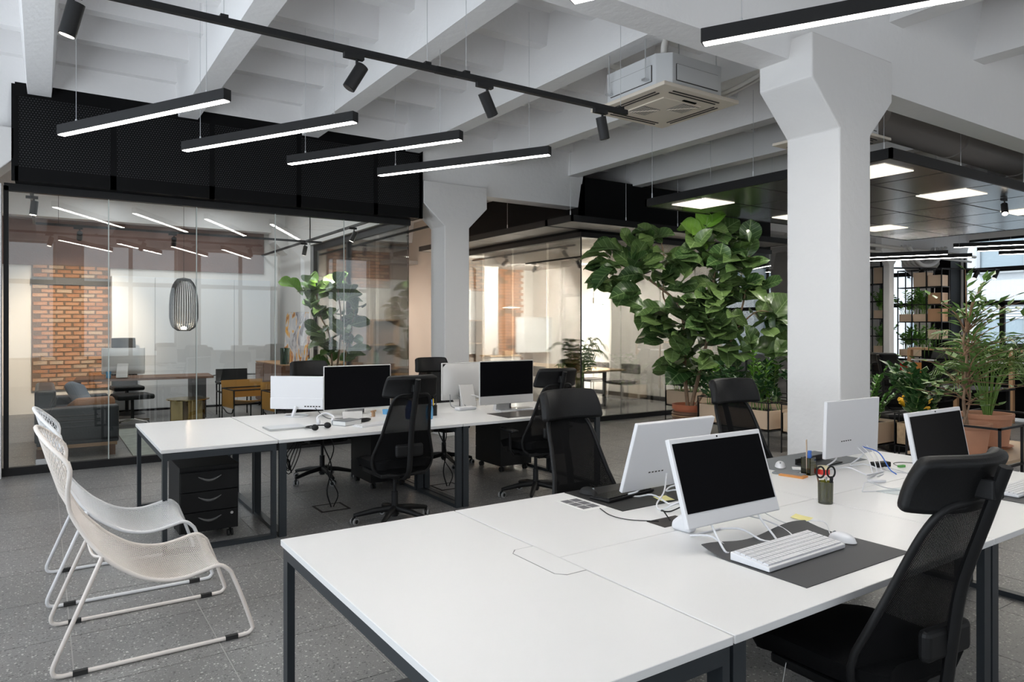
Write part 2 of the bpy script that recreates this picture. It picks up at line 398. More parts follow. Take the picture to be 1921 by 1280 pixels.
# ------------------------------------------------------------------ columns with flared heads
def column(x, y, wx=.41, wy=.44):
    m = MB(); a, b = x, x + wx
    m.prism([(a, 0), (b, 0), (b, 3.05), (b + .31, 3.36), (b + .31, 3.68), (a - .34, 3.68), (a - .34, 3.36), (a, 3.05)], 'y', y, y + wy)
    o = obj('column', m, col_paint, bev=.012); o['kind'] = 'structure'; return o
for x, y in ((4.84, 2.94), (4.84, 9.0), (-.96, 9.0), (10.64, 2.94), (16.44, 2.94), (9.12, 14.9), (4.36, 14.95)): column(x, y)
column(16.52, 8.80, .20, .15)

# ------------------------------------------------------------------ outer walls
wl = MB(); ys = (-1.2, 1.6, 4.4, 7.2)
wl.box(-3.0, -4.4, 0, -2.8, 15.7, .7).box(-3.0, -4.4, 3.9, -2.8, 15.7, 4.7)
prev = -4.4
for y in ys: wl.box(-3.0, prev, .7, -2.8, y - 1.1, 3.9); prev = y + 1.1
wl.box(-3.0, prev, .7, -2.8, 15.7, 3.9)
struct('wall_left', wl, white_paint)
wb = MB(); xs = (-.9, 2.1, 5.1, 8.1, 14.2)
wb.box(-4.4, -4.4, 0, 21.2, -4.2, .7).box(-4.4, -4.4, 3.9, 21.2, -4.2, 4.7); prev = -4.4
for x in xs: wb.box(prev, -4.4, .7, x - 1.2, -4.2, 3.9); prev = x + 1.2
wb.box(prev, -4.4, .7, 21.2, -4.2, 3.9)
struct('wall_front', wb, white_paint)
n = 1
def win(axis, a, b, fx, z0, z1, mull, trans):
    global n
    f = MB(); g = .06
    def bx(u0, v0, u1, v1):
        (f.box(fx - .04, u0, v0, fx + .04, u1, v1) if axis == 'x' else f.box(u0, fx - .04, v0, u1, fx + .04, v1))
    bx(a, z0, b, z0 + g); bx(a, z1 - g, b, z1); bx(a, z0, a + g, z1); bx(b - g, z0, b, z1)
    for m in mull: bx(m - .05, z0, m + .05, z1)
    for t in trans: bx(a, t - .06, b, t + .06)
    o = struct('window_%d' % n, f, black_metal); n += 1
    p = MB(); (p.box(fx - .006, a, z0, fx + .006, b, z1) if axis == 'x' else p.box(a, fx - .006, z0, b, fx + .006, z1))
    obj('pane', p, win_glass, o)
for y in ys: win('x', y - 1.1, y + 1.1, -2.9, .7, 3.9, (y,), (2.8,))
for x in xs: win('y', x - 1.2, x + 1.2, -4.3, .7, 3.9, (x,), (2.8,))
# far wall of windows
wr = MB().box(21, -4.4, 0, 21.2, 15.7, .6).box(21, -4.4, 3.95, 21.2, 15.7, 4.7).box(21, -4.4, .6, 21.2, .2, 3.95).box(21, 9.19, .6, 21.2, 10.15, 3.95).box(21, 11.5, .6, 21.2, 15.7, 3.95)
struct('wall_right', wr, white_paint)
win('x', .2, 9.19, 21.1, .6, 3.95, (2.6, 5.2), (2.22, 3.12))
win('x', 10.15, 11.5, 21.1, .6, 3.95, (), (2.22, 3.12))
f = MB().box(21.06, 8.2, .6, 21.14, 8.32, 2.22); struct('trim_5', f, black_metal)
struct('trim_6', MB().box(20.4, 9.22, 0, 20.98, 9.72, 4.2), black_clad)
m = MB().prism([(9.74, 0), (10.16, 0), (10.16, 2.95), (10.5, 3.3), (10.5, 3.8), (9.5, 3.8), (9.5, 3.3), (9.74, 2.95)], 'x', 20.35, 20.95)
o = obj('column', m, col_paint); o['kind'] = 'structure'
# building across the street, lit by the open sky and the sun
fac = struct('wall_street', MB().box(27, -14, -6, 27.6, 26, 16), facade_m)
for r in range(-1, 4):
    for c in range(14):
        y = -9 + 2.35 * c; z = -3.6 + 3.5 * r
        wi = obj('window', MB().box(26.86, y, z, 27.02, y + .1, z + 2.5).box(26.86, y + 1.4, z, 27.02, y + 1.5, z + 2.5).box(26.86, y, z + 2.4, 27.02, y + 1.5, z + 2.5).box(26.86, y, z, 27.02, y + 1.5, z + .1), alu, fac)
        obj('pane', MB().box(26.92, y + .1, z + .1, 26.96, y + 1.4, z + 2.4), facade_win, wi)
        bl = MB()
        for q in range(5): bl.box(26.89, y + .12, z + 2.4 - .09 * (q + 1), 26.915, y + 1.38, z + 2.4 - .09 * q - .025)
        obj('blind', bl, blind_m, wi)
sun = bpy.data.lights.new('street_sun', 'SUN'); sun.energy = 2.2; sun.angle = .05; so = bpy.data.objects.new('street_sun', sun); COL.objects.link(so)
so.rotation_euler = Vector((.55, -.35, -.9)).to_track_quat('-Z', 'Y').to_euler()

# ------------------------------------------------------------------ back wall with its brick patches
wk = struct('wall_back', MB().box(-4.4, 15.55, 0, 21.2, 15.75, 4.7), warm_white)
bm = MB()
for s_ in range(2): pass
brick_mesh = []
for k in range(6):
    r_ = random.Random(k); b = MB(); w_, h_, d_ = .241 + r_.uniform(-.014, .006), .071 + r_.uniform(-.007, .003), .05
    q = [r_.uniform(-.006, .006) for _ in range(16)]
    b.v = [(-w_ / 2 + q[0], 0, -h_ / 2 + q[1]), (w_ / 2 + q[2], 0, -h_ / 2 + q[3]), (w_ / 2 + q[4], 0, h_ / 2 + q[5]), (-w_ / 2 + q[6], 0, h_ / 2 + q[7]),
           (-w_ / 2 + .012 + q[0], -d_ + q[8], -h_ / 2 + .009), (w_ / 2 - .012 + q[2], -d_ + q[9], -h_ / 2 + .009), (w_ / 2 - .012 + q[4], -d_ + q[10], h_ / 2 - .009), (-w_ / 2 + .012, -d_ + q[11], h_ / 2 - .009)]
    b.f = [(4, 5, 6, 7), (0, 1, 5, 4), (1, 2, 6, 5), (2, 3, 7, 6), (3, 0, 4, 7)]
    me = b.mesh('brick'); me.materials.append(brick_m); brick_mesh.append(me)
def bricks(x0, x1, z0, z1, wall, holes=(), single=True):
    obj('mortar_bed', MB().box(x0, 15.498, z0, x1, 15.56, z1), mortar, wall)
    row = 0; z = z0 + .04; joined = MB()
    while z < z1 - .02:
        x = x0 + (.125 if row % 2 == 0 else .0)
        while x < x1 + .02:
            if x - .1 > x0 - .06 and x + .1 < x1 + .06:
                if single:
                    o = bpy.data.objects.new('brick', rnd.choice(brick_mesh)); COL.objects.link(o); o.parent = wall
                    o.location = (x, 15.535 + rnd.uniform(-.006, .008), z); o.rotation_euler = (0, rnd.uniform(-.02, .02), rnd.uniform(-.02, .02))
                else:
                    dz = rnd.uniform(-.01, .01); joined.box(x - .117, 15.49 + dz, z - .032, x + .117, 15.54, z + .032)
            x += .25
        z += .078; row += 1
    if not single: j = obj('brick', joined, brick_m, wall); j['kind'] = 'stuff'
bricks(-.16, 1.08, .42, 2.36, wk)
bricks(-.16, 1.08, 2.50, 2.74, wk)
bricks(5.33, 6.86, 2.5, 3.35, wk)
bricks(9.2, 10.62, .7, 3.2, wk, single=False)
# dull rendered band of old brickwork across the top of the left office
obj('render_band', MB().box(-4.2, 15.5, 2.72, 3.95, 15.56, 3.72), dark_brick, wk)
obj('lintel', MB().box(-.16, 15.42, 2.37, 1.1, 15.56, 2.50), mat('lintel_steel', (.045, .047, .05), .5), wk)
# white lacquer cupboard wall beside the brick
cp = thing('cupboard_wall', 'tall white lacquer cupboard wall beside the exposed brick in the left office', 'cupboard', (0, 15.1, 0))
obj('carcass', MB().box(1.08, 0, .62, 3.98, .40, 2.55), panel_white, cp)
for k in range(4): obj('door', MB().box(1.085 + .725 * k, -.022, .63, 1.80 + .725 * k, 0, 2.54), panel_white, cp)
lc = thing('low_cabinet', 'long low white cabinet along the back wall of the left office', 'cabinet', (0, 14.9, 0))
obj('carcass', MB().box(1.08, 0, .04, 4.0, .2, .60), panel_white, lc)
for k in range(4): obj('door', MB().box(1.085 + .73 * k, -.02, .05, 1.805 + .73 * k, 0, .60), panel_white, lc)
obj('plinth', MB().box(1.1, .02, 0, 3.98, .19, .04), black_metal, lc)

# ------------------------------------------------------------------ left glass office
struct('wall_office_left', MB().box(-.9, 9.45, 0, -.72, 15.55, 4.7), warm_white)
cu = thing('curtain', 'floor length pale linen curtain at the left end of the glass office', 'curtain', (-.62, 11.0, 0))
obj('cloth', MB().grid(lambda u, v: (.05 * math.sin(u * 40), 3.6 * u, .05 + 2.55 * v), 120, 4), curtain_m, cu, smooth=60)
obj('rail', MB().cyl((0, 0, 2.63), (0, 3.6, 2.63), .015), black_metal, cu)
struct('wall_pier', MB().box(-1.2, 9.1, 0, -.36, 9.35, 3.1), white_paint)
bh = thing('bulkhead', 'black perforated steel bulkhead above the left glass partition', 'bulkhead', (0, 9.0, 0))
ed = (-.24, .66, 1.69, 2.73, 3.78, 4.46)
fr = MB().box(-.24, 0, 3.13, 4.47, .05, 3.28).box(-.24, -.004, 4.02, 4.47, .05, 4.45)
for x in ed: fr.box(x - .03, 0, 3.13, x + .03, .05, 4.40)
fr.box(-.24, .05, 3.13, 4.47, .26, 3.145).box(4.44, 0, 3.13, 4.47, .3, 4.28)
obj('frame', fr, black_clad, bh)
for a, b in zip(ed, ed[1:]): obj('perforated_panel', MB().box(a + .03, .006, 3.28, b - .03, .03, 4.05), perf_black, bh)
obj('backing', MB().box(-.24, .07, 3.15, 4.44, .09, 4.28), black_clad, bh)
joint_m = mat('polished_glass_edge', (.50, .56, .54), .3)
gp = thing('glass_partition', 'full height clear glass partition with black rails of the left office', 'partition', (0, 9.25, 0))
obj('rail', MB().box(-.34, -.04, 3.05, 4.40, .04, 3.13), black_metal, gp)
obj('sill', MB().box(-1.2, -.04, 0, 4.40, .04, .085), black_metal, gp)
obj('post', MB().box(-.345, -.04, .08, -.30, .04, 3.1), black_metal, gp)
pe = (-.30, .63, 1.56, 2.50, 3.42, 4.375)
for a, b in zip(pe, pe[1:]): obj('pane', MB().box(a + .002, -.005, .085, b - .002, .005, 3.05), glass_m, gp)
for a in pe[1:-1]: obj('pane_joint', MB().box(a - .005, -.006, .085, a + .005, .006, 3.05), joint_m, gp)
obj('floor_hinge', MB().box(-.06, -.012, .09, .17, .012, .15), chrome, gp)
sp = thing('side_glass_partition', 'black framed glass side wall between the left office and the corridor', 'partition', (4.39, 9.25, 0))
obj('rail', MB().box(-.03, .03, 3.05, .03, 4.2, 3.17), black_metal, sp)
obj('sill', MB().box(-.03, .03, 0, .03, 4.2, .085), black_metal, sp)
for y in (2.40, 4.17): obj('post', MB().box(-.03, y - .04, .08, .03, y + .04, 3.06), black_metal, sp)
obj('transom', MB().box(-.03, 2.4, 2.30, .03, 4.2, 2.38), black_metal, sp)
for a, b in ((.0, 1.2), (1.2, 2.36), (2.44, 4.13)): obj('pane', MB().box(-.005, a + .006, .085, .005, b - .002, 3.05), glass_m, sp)
struct('wall_corridor', MB().box(4.3, 13.45, 0, 4.46, 15.55, 4.7), white_paint)
struct('trim_7', MB().box(4.3, 9.4, 3.17, 4.46, 13.5, 4.7), white_paint)
# corridor end: beige wall panel with a shallow grey canopy
obj('beige_panel', MB().box(6.9, 15.44, 0, 7.41, 15.56, 4.6), beige_paint, wk)
obj('beige_panel', MB().box(7.30, 13.6, 0, 7.40, 15.5, 4.6), beige_paint, wk)
obj('canopy', MB().box(6.6, 14.9, 3.05, 7.4, 15.5, 3.13), mat('grey_canopy', (.30, .29, .28), .5), wk)

# ------------------------------------------------------------------ right glass room
gr = thing('glass_partition', 'frameless glass corner with black rails of the meeting room behind the big plant', 'partition', (7.41, 9.04, 0))
obj('rail', MB().box(-.03, -.03, 3.08, 5.0, .03, 3.16).box(-.03, .03, 3.08, .03, 4.5, 3.16), black_metal, gr)
obj('sill', MB().box(-.03, -.03, 0, 5.0, .03, .08).box(-.03, .03, 0, .03, 4.5, .08), black_metal, gr)
for a, b in ((0, .89), (.89, 1.84), (1.84, 2.75), (2.75, 3.65), (3.65, 5.0)): obj('pane', MB().box(a + .003, -.005, .08, b - .003, .005, 3.08), glass_m, gr)
for a, b in ((.01, .96), (.96, 2.07), (2.07, 3.14), (3.14, 4.5)): obj('pane', MB().box(-.005, a + .003, .08, .005, b - .003, 3.08), glass_m, gr)
obj('corner_seal', MB().box(-.008, -.008, .08, .008, .008, 3.08), black_metal, gr)
struct('wall_bulkhead', MB().box(7.41, 9.04, 3.16, 12.4, 9.12, 4.08).box(7.41, 9.04, 3.16, 7.49, 13.6, 4.08), black_clad)
struct('ceiling_meeting', MB().box(7.49, 9.12, 3.10, 11.2, 15.5, 3.15), warm_white)
struct('wall_meeting_side', MB().box(11.05, 9.13, 0, 11.2, 15.55, 3.12), warm_white)
struct('baseboard_meeting', MB().box(11.02, 9.13, 0, 11.05, 15.5, .09), black_metal)
obj('pale_panel', MB().box(8.55, 15.38, .9, 9.22, 15.50, 2.55), panel_white, wk)
struct('wall_meeting_far', MB().box(11.2, 9.13, 0, 12.4, 9.2, 4.1), black_clad)
# ------------------------------------------------------------------ suspended perforated rafts
def raft(name, lab, x0, y0, x1, y1, z, lights, nx, ny, rods, sm=None):
    t = thing(name, lab, 'ceiling raft', (x0, y0, z))
    W, D = x1 - x0, y1 - y0
    obj('edge_frame', MB().box(0, 0, 0, W, .03, .10).box(0, D - .03, 0, W, D, .10).box(0, 0, 0, .03, D, .10).box(W - .03, 0, 0, W, D, .10), black_metal, t)
    for i in range(nx):
        for j in range(ny):
            a, b, c, d = W * i / nx, W * (i + 1) / nx, D * j / ny, D * (j + 1) / ny
            obj('soffit_panel', MB().box(a + .012, c + .012, .004, b - .012, d - .012, .02), sm or raft_metal, t, bev=.004, seg=1)
    for (lx, ly) in lights:
        obj('light_panel', MB().box(lx - x0 - .28, ly - y0 - .28, -.004, lx - x0 + .28, ly - y0 + .28, .012), led_panel, t)
        al = bpy.data.lights.new('panel_light', 'AREA'); al.size = .5; al.energy = 22; al.color = (1, .95, .86); o = bpy.data.objects.new('panel_light', al); COL.objects.link(o); o.parent = t; o.location = (lx - x0, ly - y0, -.012)
    for (rx, ry) in rods:
        r = obj('rod', MB().cyl((rx, ry, .08), (rx, ry, 4.3 - z), .003, n=6), alu, t); obj('turnbuckle', MB().cyl((rx, ry, .1), (rx, ry, .17), .008, n=8), alu, r)
    return t
raft('ceiling_raft', 'dark perforated steel raft with square light panels hung over the plant zone', 6.70, 3.55, 13.4, 6.83, 3.2,
     [(7.17, 6.25), (7.17, 4.0), (9.2, 4.15), (9.2, 6.2), (11.4, 4.1), (11.4, 6.2)], 6, 4, [(.05, .1), (.05, 1.6), (.05, 3.2), (1.6, .1), (3.2, .1), (1.2, 3.2), (2.6, 3.2)])
raft('ceiling_raft', 'perforated steel canopy running round the meeting room glass corner', 6.69, 8.38, 12.2, 9.03, 3.2, [], 5, 1, [(.05, .1), (1.2, .1), (2.4, .1), (3.6, .1)], soffit_lit)
raft('ceiling_raft', 'perforated steel canopy along the corridor side of the meeting room', 6.69, 9.04, 7.40, 13.6, 3.2, [], 1, 4, [(.05, 1.2), (.05, 2.6), (.05, 4)], soffit_lit)

# ------------------------------------------------------------------ linear pendant lamps
LA = math.atan2(-1.772, .98) - PI / 2        # every lamp lies on the same slant across the desks
def linear_lamp(x, y, lab, grp, length=2.02, z=3.22, lm=led, wires=True, rz=None):
    t = thing('linear_lamp', lab, 'pendant lamp', (x, y, z), LA if rz is None else rz, grp)
    obj('housing', MB().box(-.033, 0, .004, .033, length, .085), black_metal, t, bev=.002, seg=1)
    obj('diffuser', MB().box(-.027, .012, -.001, .027, length - .012, .008), lm, t)
    for s_ in (.22, length - .22):
        q = obj('wire', MB().cyl((0, s_, .08), (0, s_, 4.62 - z), .0022, n=5), alu, t)
        obj('gripper', MB().cyl((0, s_, .08), (0, s_, .11), .007, n=8), alu, q)
    return t
names = ('first', 'second', 'third', 'fourth')
for k in range(4):
    linear_lamp(.128 + .9625 * k, 7.10, 'slanting black linear pendant lamp over the rear desks, %s from the left' % names[k], 'linear lamps over the rear desk row')
labs = ('slanting black linear pendant lamp above the near end of the front desks', 'slanting black linear pendant lamp, second over the front desks', 'slanting black linear pendant lamp mostly above the picture top', 'slanting black linear pendant lamp in front of the big column head')
for k in range(4): linear_lamp(.27 + .9625 * k, 2.76, labs[k], 'linear lamps over the front desk row')
for k in range(3):
    linear_lamp(15.6 + 1.2 * k, 7.0 + .06 * k, 'black linear pendant lamp near the far windows, %s of the three' % ('nearest', 'middle', 'farthest')[k], 'linear lamps by the far windows', length=2.6)
for k, (x, y) in enumerate(((13.6, 8.6), (14.6, 8.6))):
    linear_lamp(x, y, 'distant linear lamp seen past the big plant, %s one' % ('upper', 'lower')[k], 'linear lamps behind the big plant', length=2.2, z=3.0)

# ------------------------------------------------------------------ track with spotlights
def spot(par_loc, aim, lab, grp, on=False, power=0, col=(1, .8, .6), size=1.0, L_=.16, r=.038, blend=.6):
    t = thing('track_spotlight', lab, 'spotlight', par_loc, 0, grp)
    obj('adapter', MB().box(-.06, -.017, -.03, .06, .017, 0), black_metal, t)
    obj('stem', MB().cyl((.02, 0, -.03), (.02, 0, -.09), .009, n=8), black_metal, t)
    d = Vector(aim).normalized(); c = Vector((.02, 0, -.12))
    b = obj('barrel', MB().cyl(c - d * L_ * .4, c + d * L_ * .6, r, n=16), black_metal, t, smooth=40)
    obj('lens', MB().cyl(c + d * (L_ * .6 - .012), c + d * (L_ * .6 + .003), r * .82, n=16), lens_on if on else dark_slot, b)
    if power:
        l = bpy.data.lights.new('spot_beam', 'SPOT'); l.energy = power; l.color = col; l.spot_size = size; l.spot_blend = blend; l.shadow_soft_size = .03
        o = bpy.data.objects.new('spot_beam', l); COL.objects.link(o); o.parent = t; o.location = c + d * (L_ * .6 + .02); o.rotation_euler = d.to_track_quat('-Z', 'Y').to_euler()
    return t
tr = thing('ceiling_track', 'long black spotlight track hung across the room over the front desks', 'track', (0, 3.95, 3.2))
obj('rail', MB().box(-2.2, -.018, 0, 3.68, .018, .035), black_metal, tr)
for x in (-1.4, .8, 2.0, 2.28, 3.62):
    q = obj('wire', MB().cyl((x, 0, .03), (x, 0, 1.42), .002, n=5), alu, tr); obj('clip', MB().box(x - .02, -.02, .033, x + .02, .02, .05), black_metal, q)
obj('joiner', MB().box(2.06, -.02, -.001, 2.20, .02, .036), black_plastic, tr)
spot((.10, 3.95, 3.2), (-.25, .2, -1), 'lit black track spotlight at the top left of the picture', 'spotlights on the long track', True, 30, (1, .93, .85), 1.2)
spot((1.52, 3.95, 3.2), (-.45, .1, -.8), 'black track spotlight tilted left, between the first and second lamp wires', 'spotlights on the long track')
spot((2.42, 3.95, 3.2), (.5, .1, -.8), 'black track spotlight tilted right, above the middle of the long track', 'spotlights on the long track')
spot((3.42, 3.95, 3.2), (.25, 0, -1), 'black track spotlight at the right end of the long track', 'spotlights on the long track')

# ------------------------------------------------------------------ ceiling cassette air conditioners
def cassette(x, y, z, lab, pipes=True):
    t = thing('air_conditioner', lab, 'air conditioner', (x, y, z), 0, 'ceiling cassette air conditioners')
    obj('body', MB().prism([(.12, .02), (.73, .02), (.83, .12), (.83, .73), (.73, .83), (.12, .83), (.02, .73), (.02, .12)], 'z', .045, .33), ac_white, t, bev=.006)
    for a, b in ((.10, .38), (.46, .74)): pass
    obj('access_plate', MB().box(.16, .012, .10, .68, .02, .24).box(.012, .16, .10, .02, .68, .24), dark_slot, t)
    obj('access_plate', MB().box(.164, .008, .104, .676, .018, .236).box(.008, .164, .104, .018, .676, .236), ac_white, t)
    p = obj('fascia', MB().prism([(-.04, -.04), (.90, -.04), (.90, .90), (-.04, .90)], 'z', .012, .045).prism([(.19, .19), (.67, .19), (.67, .67), (.19, .67)], 'z', .002, .014), ac_cream, t, bev=.006)
    sl = MB()
    for a in (.03, .075): sl.box(.14, a, .006, .72, a + .012, .014).box(.14, .86 - a - .012, .006, .72, .86 - a, .014).box(a, .14, .006, a + .012, .72, .014).box(.86 - a - .012, .14, .006, .86 - a, .72, .014)
    obj('air_slot', sl, dark_slot, t)
    for cx, cy in ((.31, .31), (.55, .55), (.31, .55), (.55, .31)):
        if cx == cy: continue
    for k, (cx, cy) in enumerate(((.31, .55), (.55, .31))):
        g = obj('intake_grille', MB().box(cx - .10, cy - .10, -.001, cx + .10, cy + .10, .004), dark_slot, t)
        q = MB()
        for i in range(9): q.box(cx - .095 + .0225 * i, cy - .10, -.003, cx - .0905 + .0225 * i, cy + .10, 0)
        q.prism([(cx - .10, cy + .090), (cx + .090, cy - .10), (cx + .10, cy - .090), (cx - .090, cy + .10)], 'z', -.006, 0)
        obj('slat', q, ac_cream, g)
    obj('display', MB().box(.40, .15, .004, .56, .172, .013), screen, t)
    for cx, cy in ((-.02, .2), (.88, .2), (-.02, .66), (.88, .66)):
        obj('hanger', MB().cyl((cx, cy, .12), (cx, cy, 4.68 - z), .006, n=6).box(cx - .03, cy - .02, .11, cx + .03, cy + .02, .125), alu, t)
    if pipes:
        obj('drain_pipe', MB().tube(curve_pts([(.13, .13, .30), (.14, .12, .46), (.28, .10, .62), (.7, .08, .74), (1.2, .05, .78)], 20), .03, 10), pipe_m, t, smooth=50)
        obj('refrigerant_pipe', MB().tube(curve_pts([(.83, .3, .16), (1.0, .18, .2), (1.25, .0, .36), (1.5, -.3, .6), (1.6, -.6, .8)], 20), .02, 8).tube(curve_pts([(.83, .38, .14), (1.02, .26, .17), (1.29, .06, .33), (1.54, -.25, .57), (1.66, -.6, .78)], 20), .014, 8), pipe_m, t, smooth=50)
    return t
cassette(4.29, 4.15, 3.58, 'ceiling cassette air conditioner with cream fascia left of the big column')
cassette(6.20, 3.72, 3.42, 'second ceiling cassette partly hidden behind the big column', False).scale = (.84, .84, .84)
cassette(11.2, 4.6, 3.55, 'far ceiling cassette above the plant zone raft', False)
# round ventilation duct behind the front girder
du = thing('ventilation_duct', 'fat round grey ventilation duct under the ceiling right of the column', 'duct', (7.75, 4.0, 3.80))
obj('pipe', MB().cyl((-.6, 0, 0), (7.5, .1, 0), .21, n=28), duct_m, du, smooth=40)
for x in (1.1, 2.9, 4.7, 6.5): obj('collar', MB().cyl((x, .01 * x, 0), (x + .05, .01 * x, 0), .222, n=28), duct_m, du, smooth=40)
obj('branch_box', MB().box(3.4, -.1, -.45, 4.1, .4, -.12), duct_m, du)
obj('flexible_hose', MB().tube(curve_pts([(3.7, .15, -.4), (3.9, .4, -.45), (4.3, .6, -.35), (4.9, .6, -.3)], 16), .1, 12), duct_m, du, smooth=50)
pp = thing('ceiling_pipe', 'thin pale pipes running below the far girder toward the windows', 'pipe', (12.5, 8.75, 3.45))
obj('pipe', MB().cyl((0, 0, 0), (8.2, 0, 0), .04, n=10), pipe_m, pp, smooth=50); obj('pipe', MB().cyl((0, .1, -.12), (8.2, .1, -.12), .03, n=10), pipe_m, pp, smooth=50)
hr = thing('arched_duct', 'bundle of white hoses bending round the far column head', 'duct', (17.0, 8.6, 3.0))
for k in range(4): obj('hose', MB().tube(curve_pts([(0, .1 * k, .5), (.5, .1 * k, .1), (1.2, .1 * k, .15), (2.2, .1 * k + .2, .6)], 14), .05, 10), white_paint, hr, smooth=50)
# far track with its spots
ft = thing('ceiling_track', 'short black spotlight track near the far windows', 'track', (16.9, 8.0, 3.0))
obj('rail', MB().bar((0, 1.0, 0), (2.6, -.3, 0), .035), black_metal, ft)
for k, (a, b) in enumerate(((17.6, 8.62), (18.9, 7.97), (19.3, 7.7))):
    spot((a, b, 3.0), (-.5, .2, -1), 'small black spotlight on the short far track, %s' % ('left one', 'middle one', 'right one')[k], 'spotlights on the far track', True, 160, (1, .9, .78), 2.0, L_=.22, r=.05)
spot((10.0, 3.9, 3.2), (-.4, -.2, -.6), 'lit black spotlight at the right edge under the raft', 'spotlights under the raft', True, 25, (1, .9, .75), 1.1)
# ------------------------------------------------------------------ bench desks
HT = .74
def loop(t, axis, a0, a1, c, wd=.055):
    # closed rectangular steel leg frame: two legs, a top bar and a floor bar
    def bx(u0, z0, u1, z1):
        return MB().box(u0, c - wd / 2, z0, u1, c + wd / 2, z1) if axis == 'x' else MB().box(c - wd / 2, u0, z0, c + wd / 2, u1, z1)
    obj('leg', bx(a0, 0, a0 + .03, HT - .028), leg_metal, t); obj('leg', bx(a1 - .03, 0, a1, HT - .028), leg_metal, t)
    obj('floor_bar', bx(a0 + .03, 0, a1 - .03, .03), leg_metal, t); obj('top_bar', bx(a0 + .03, HT - .075, a1 - .03, HT - .028), leg_metal, t)
def desk(x, y, wx, wy, ax, lab, flap=None, grp='white bench desks'):
    t = thing('bench_desk', lab, 'desk', (x, y, 0), 0, grp)
    obj('tabletop', MB().box(.002, .002, HT - .025, wx - .002, wy - .002, HT), laminate, t, bev=.0015, seg=1)
    if ax == 'y':
        loop(t, 'y', .012, wy - .012, .034); loop(t, 'y', .012, wy - .012, wx - .034)
        obj('beam', MB().box(.06, wy / 2 - .02, HT - .07, wx - .06, wy / 2 + .02, HT - .028), leg_metal, t)
    else:
        loop(t, 'x', .012, wx - .012, .034); loop(t, 'x', .012, wx - .012, wy - .034)
        obj('beam', MB().box(.012, .06, HT - .075, .05, wy - .06, HT - .028).box(wx - .05, .06, HT - .075, wx - .012, wy - .06, HT - .028), leg_metal, t)
    if flap:
        a, b, c, d = flap
        r = .03; pts = [(a + r, b), (c, b), (c, d), (a + r, d), (a, d - r), (a, b + r)]
        obj('cable_flap', MB().prism(pts, 'z', HT - .004, HT + .0012), laminate, t); 
        g = .004; big = [(a + r - g, b - g), (c, b - g), (c, d + g), (a + r - g, d + g), (a - g, d - r), (a - g, b + r)]
        obj('flap_gap', MB().prism(big, 'z', HT - .004, HT + .0004), mat('gap_grey', (.25, .25, .25), .6), t)
    return t
desk(.797, 1.28, .80, 1.60, 'x', 'white end desk nearest the camera, long side across the front row', (.685, .64, .798, .96))
desk(1.60, 1.28, 1.60, .80, 'y', 'front row white desk under the tilted monitor, keyboard and charcoal mat')
desk(1.60, 2.08, 1.60, .80, 'y', 'white desk with black mat and black keyboard, back side of the front row')
desk(3.202, 1.28, 1.60, .80, 'y', 'white desk at the right picture edge, front side of the front row')
desk(3.202, 2.08, 1.60, .80, 'y', 'white desk beside the big column with the tangle of cables')
desk(.682, 5.40, .80, 1.62, 'x', 'white end desk standing over the drawer pedestal in the rear row')
desk(1.487, 5.40, 1.60, .81, 'y', 'rear row white desk carrying headphones, laptop and keyboard, camera side')
desk(1.487, 6.21, 1.60, .81, 'y', 'rear row white desk under the white monitor, far side')
desk(3.09, 5.40, 1.60, .81, 'y', 'rear row white desk under the silver chin computer, camera side')
desk(3.09, 6.21, 1.60, .81, 'y', 'rear row white desk in front of the second column, far side')
hole = tag(obj('cable_port', MB().prism([(-.09, -.055), (.09, -.055), (.09, .055), (-.09, .055)], 'z', 0, .0015), dark_slot, loc=(2.30, 2.19, HT)), 'open cable port in the desktop behind the front tilted monitor', 'cable port')

# ------------------------------------------------------------------ drawer pedestals
def pedestal(x, y, rz, lab):
    t = thing('drawer_pedestal', lab, 'drawers', (x, y, 0), rz, 'black drawer pedestals')
    W, D, Hh = .41, .54, .56
    obj('body', MB().box(0, .02, .07, W, D, Hh - .03), black_plastic, t); obj('top', MB().box(-.002, 0, Hh - .03, W + .002, D, Hh), black_plastic, t, bev=.004)
    for k in range(3):
        z0 = .075 + .15 * k
        d = obj('drawer', MB().box(.004, 0, z0, W - .004, .02, z0 + .145), black_plastic, t, bev=.002, seg=1)
        hp = [(W / 2 - .08 + .16 * i / 12, -.004 - .002 * math.sin(PI * i / 12), z0 + .108 - .03 * math.sin(PI * i / 12)) for i in range(13)]
        obj('handle', MB().tube(hp, [.003 + .008 * math.sin(PI * i / 12) for i in range(13)], 8), mat('pull_grey', (.10, .10, .10), .35) if 'pull_grey' not in MATS else MATS['pull_grey'], d, smooth=60)
    obj('lock', MB().cyl((W - .05, -.006, .19), (W - .05, .003, .19), .011, n=14), chrome, t)
    for cx, cy in ((.05, .06), (W - .05, .06), (.05, D - .06), (W - .05, D - .06)):
        c = obj('caster', MB().cyl((cx - .02, cy, .026), (cx - .006, cy, .026), .026, n=16).cyl((cx + .006, cy, .026), (cx + .02, cy, .026), .026, n=16), rubber, t, smooth=40)
        obj('fork', MB().box(cx - .006, cy - .015, .03, cx + .006, cy + .015, .075), black_plastic, c)
    return t
pedestal(.835, 5.62, 0, 'black three drawer pedestal under the rear end desk, crescent pulls and chrome lock')
pedestal(4.56, 6.98, PI, 'black drawer pedestal under the right rear desk')
pedestal(3.07, 7.0, PI, 'black drawer pedestal behind the mesh office chair')
pedestal(1.09, 1.32, 0, 'black pedestal top peeping out under the front end desk')

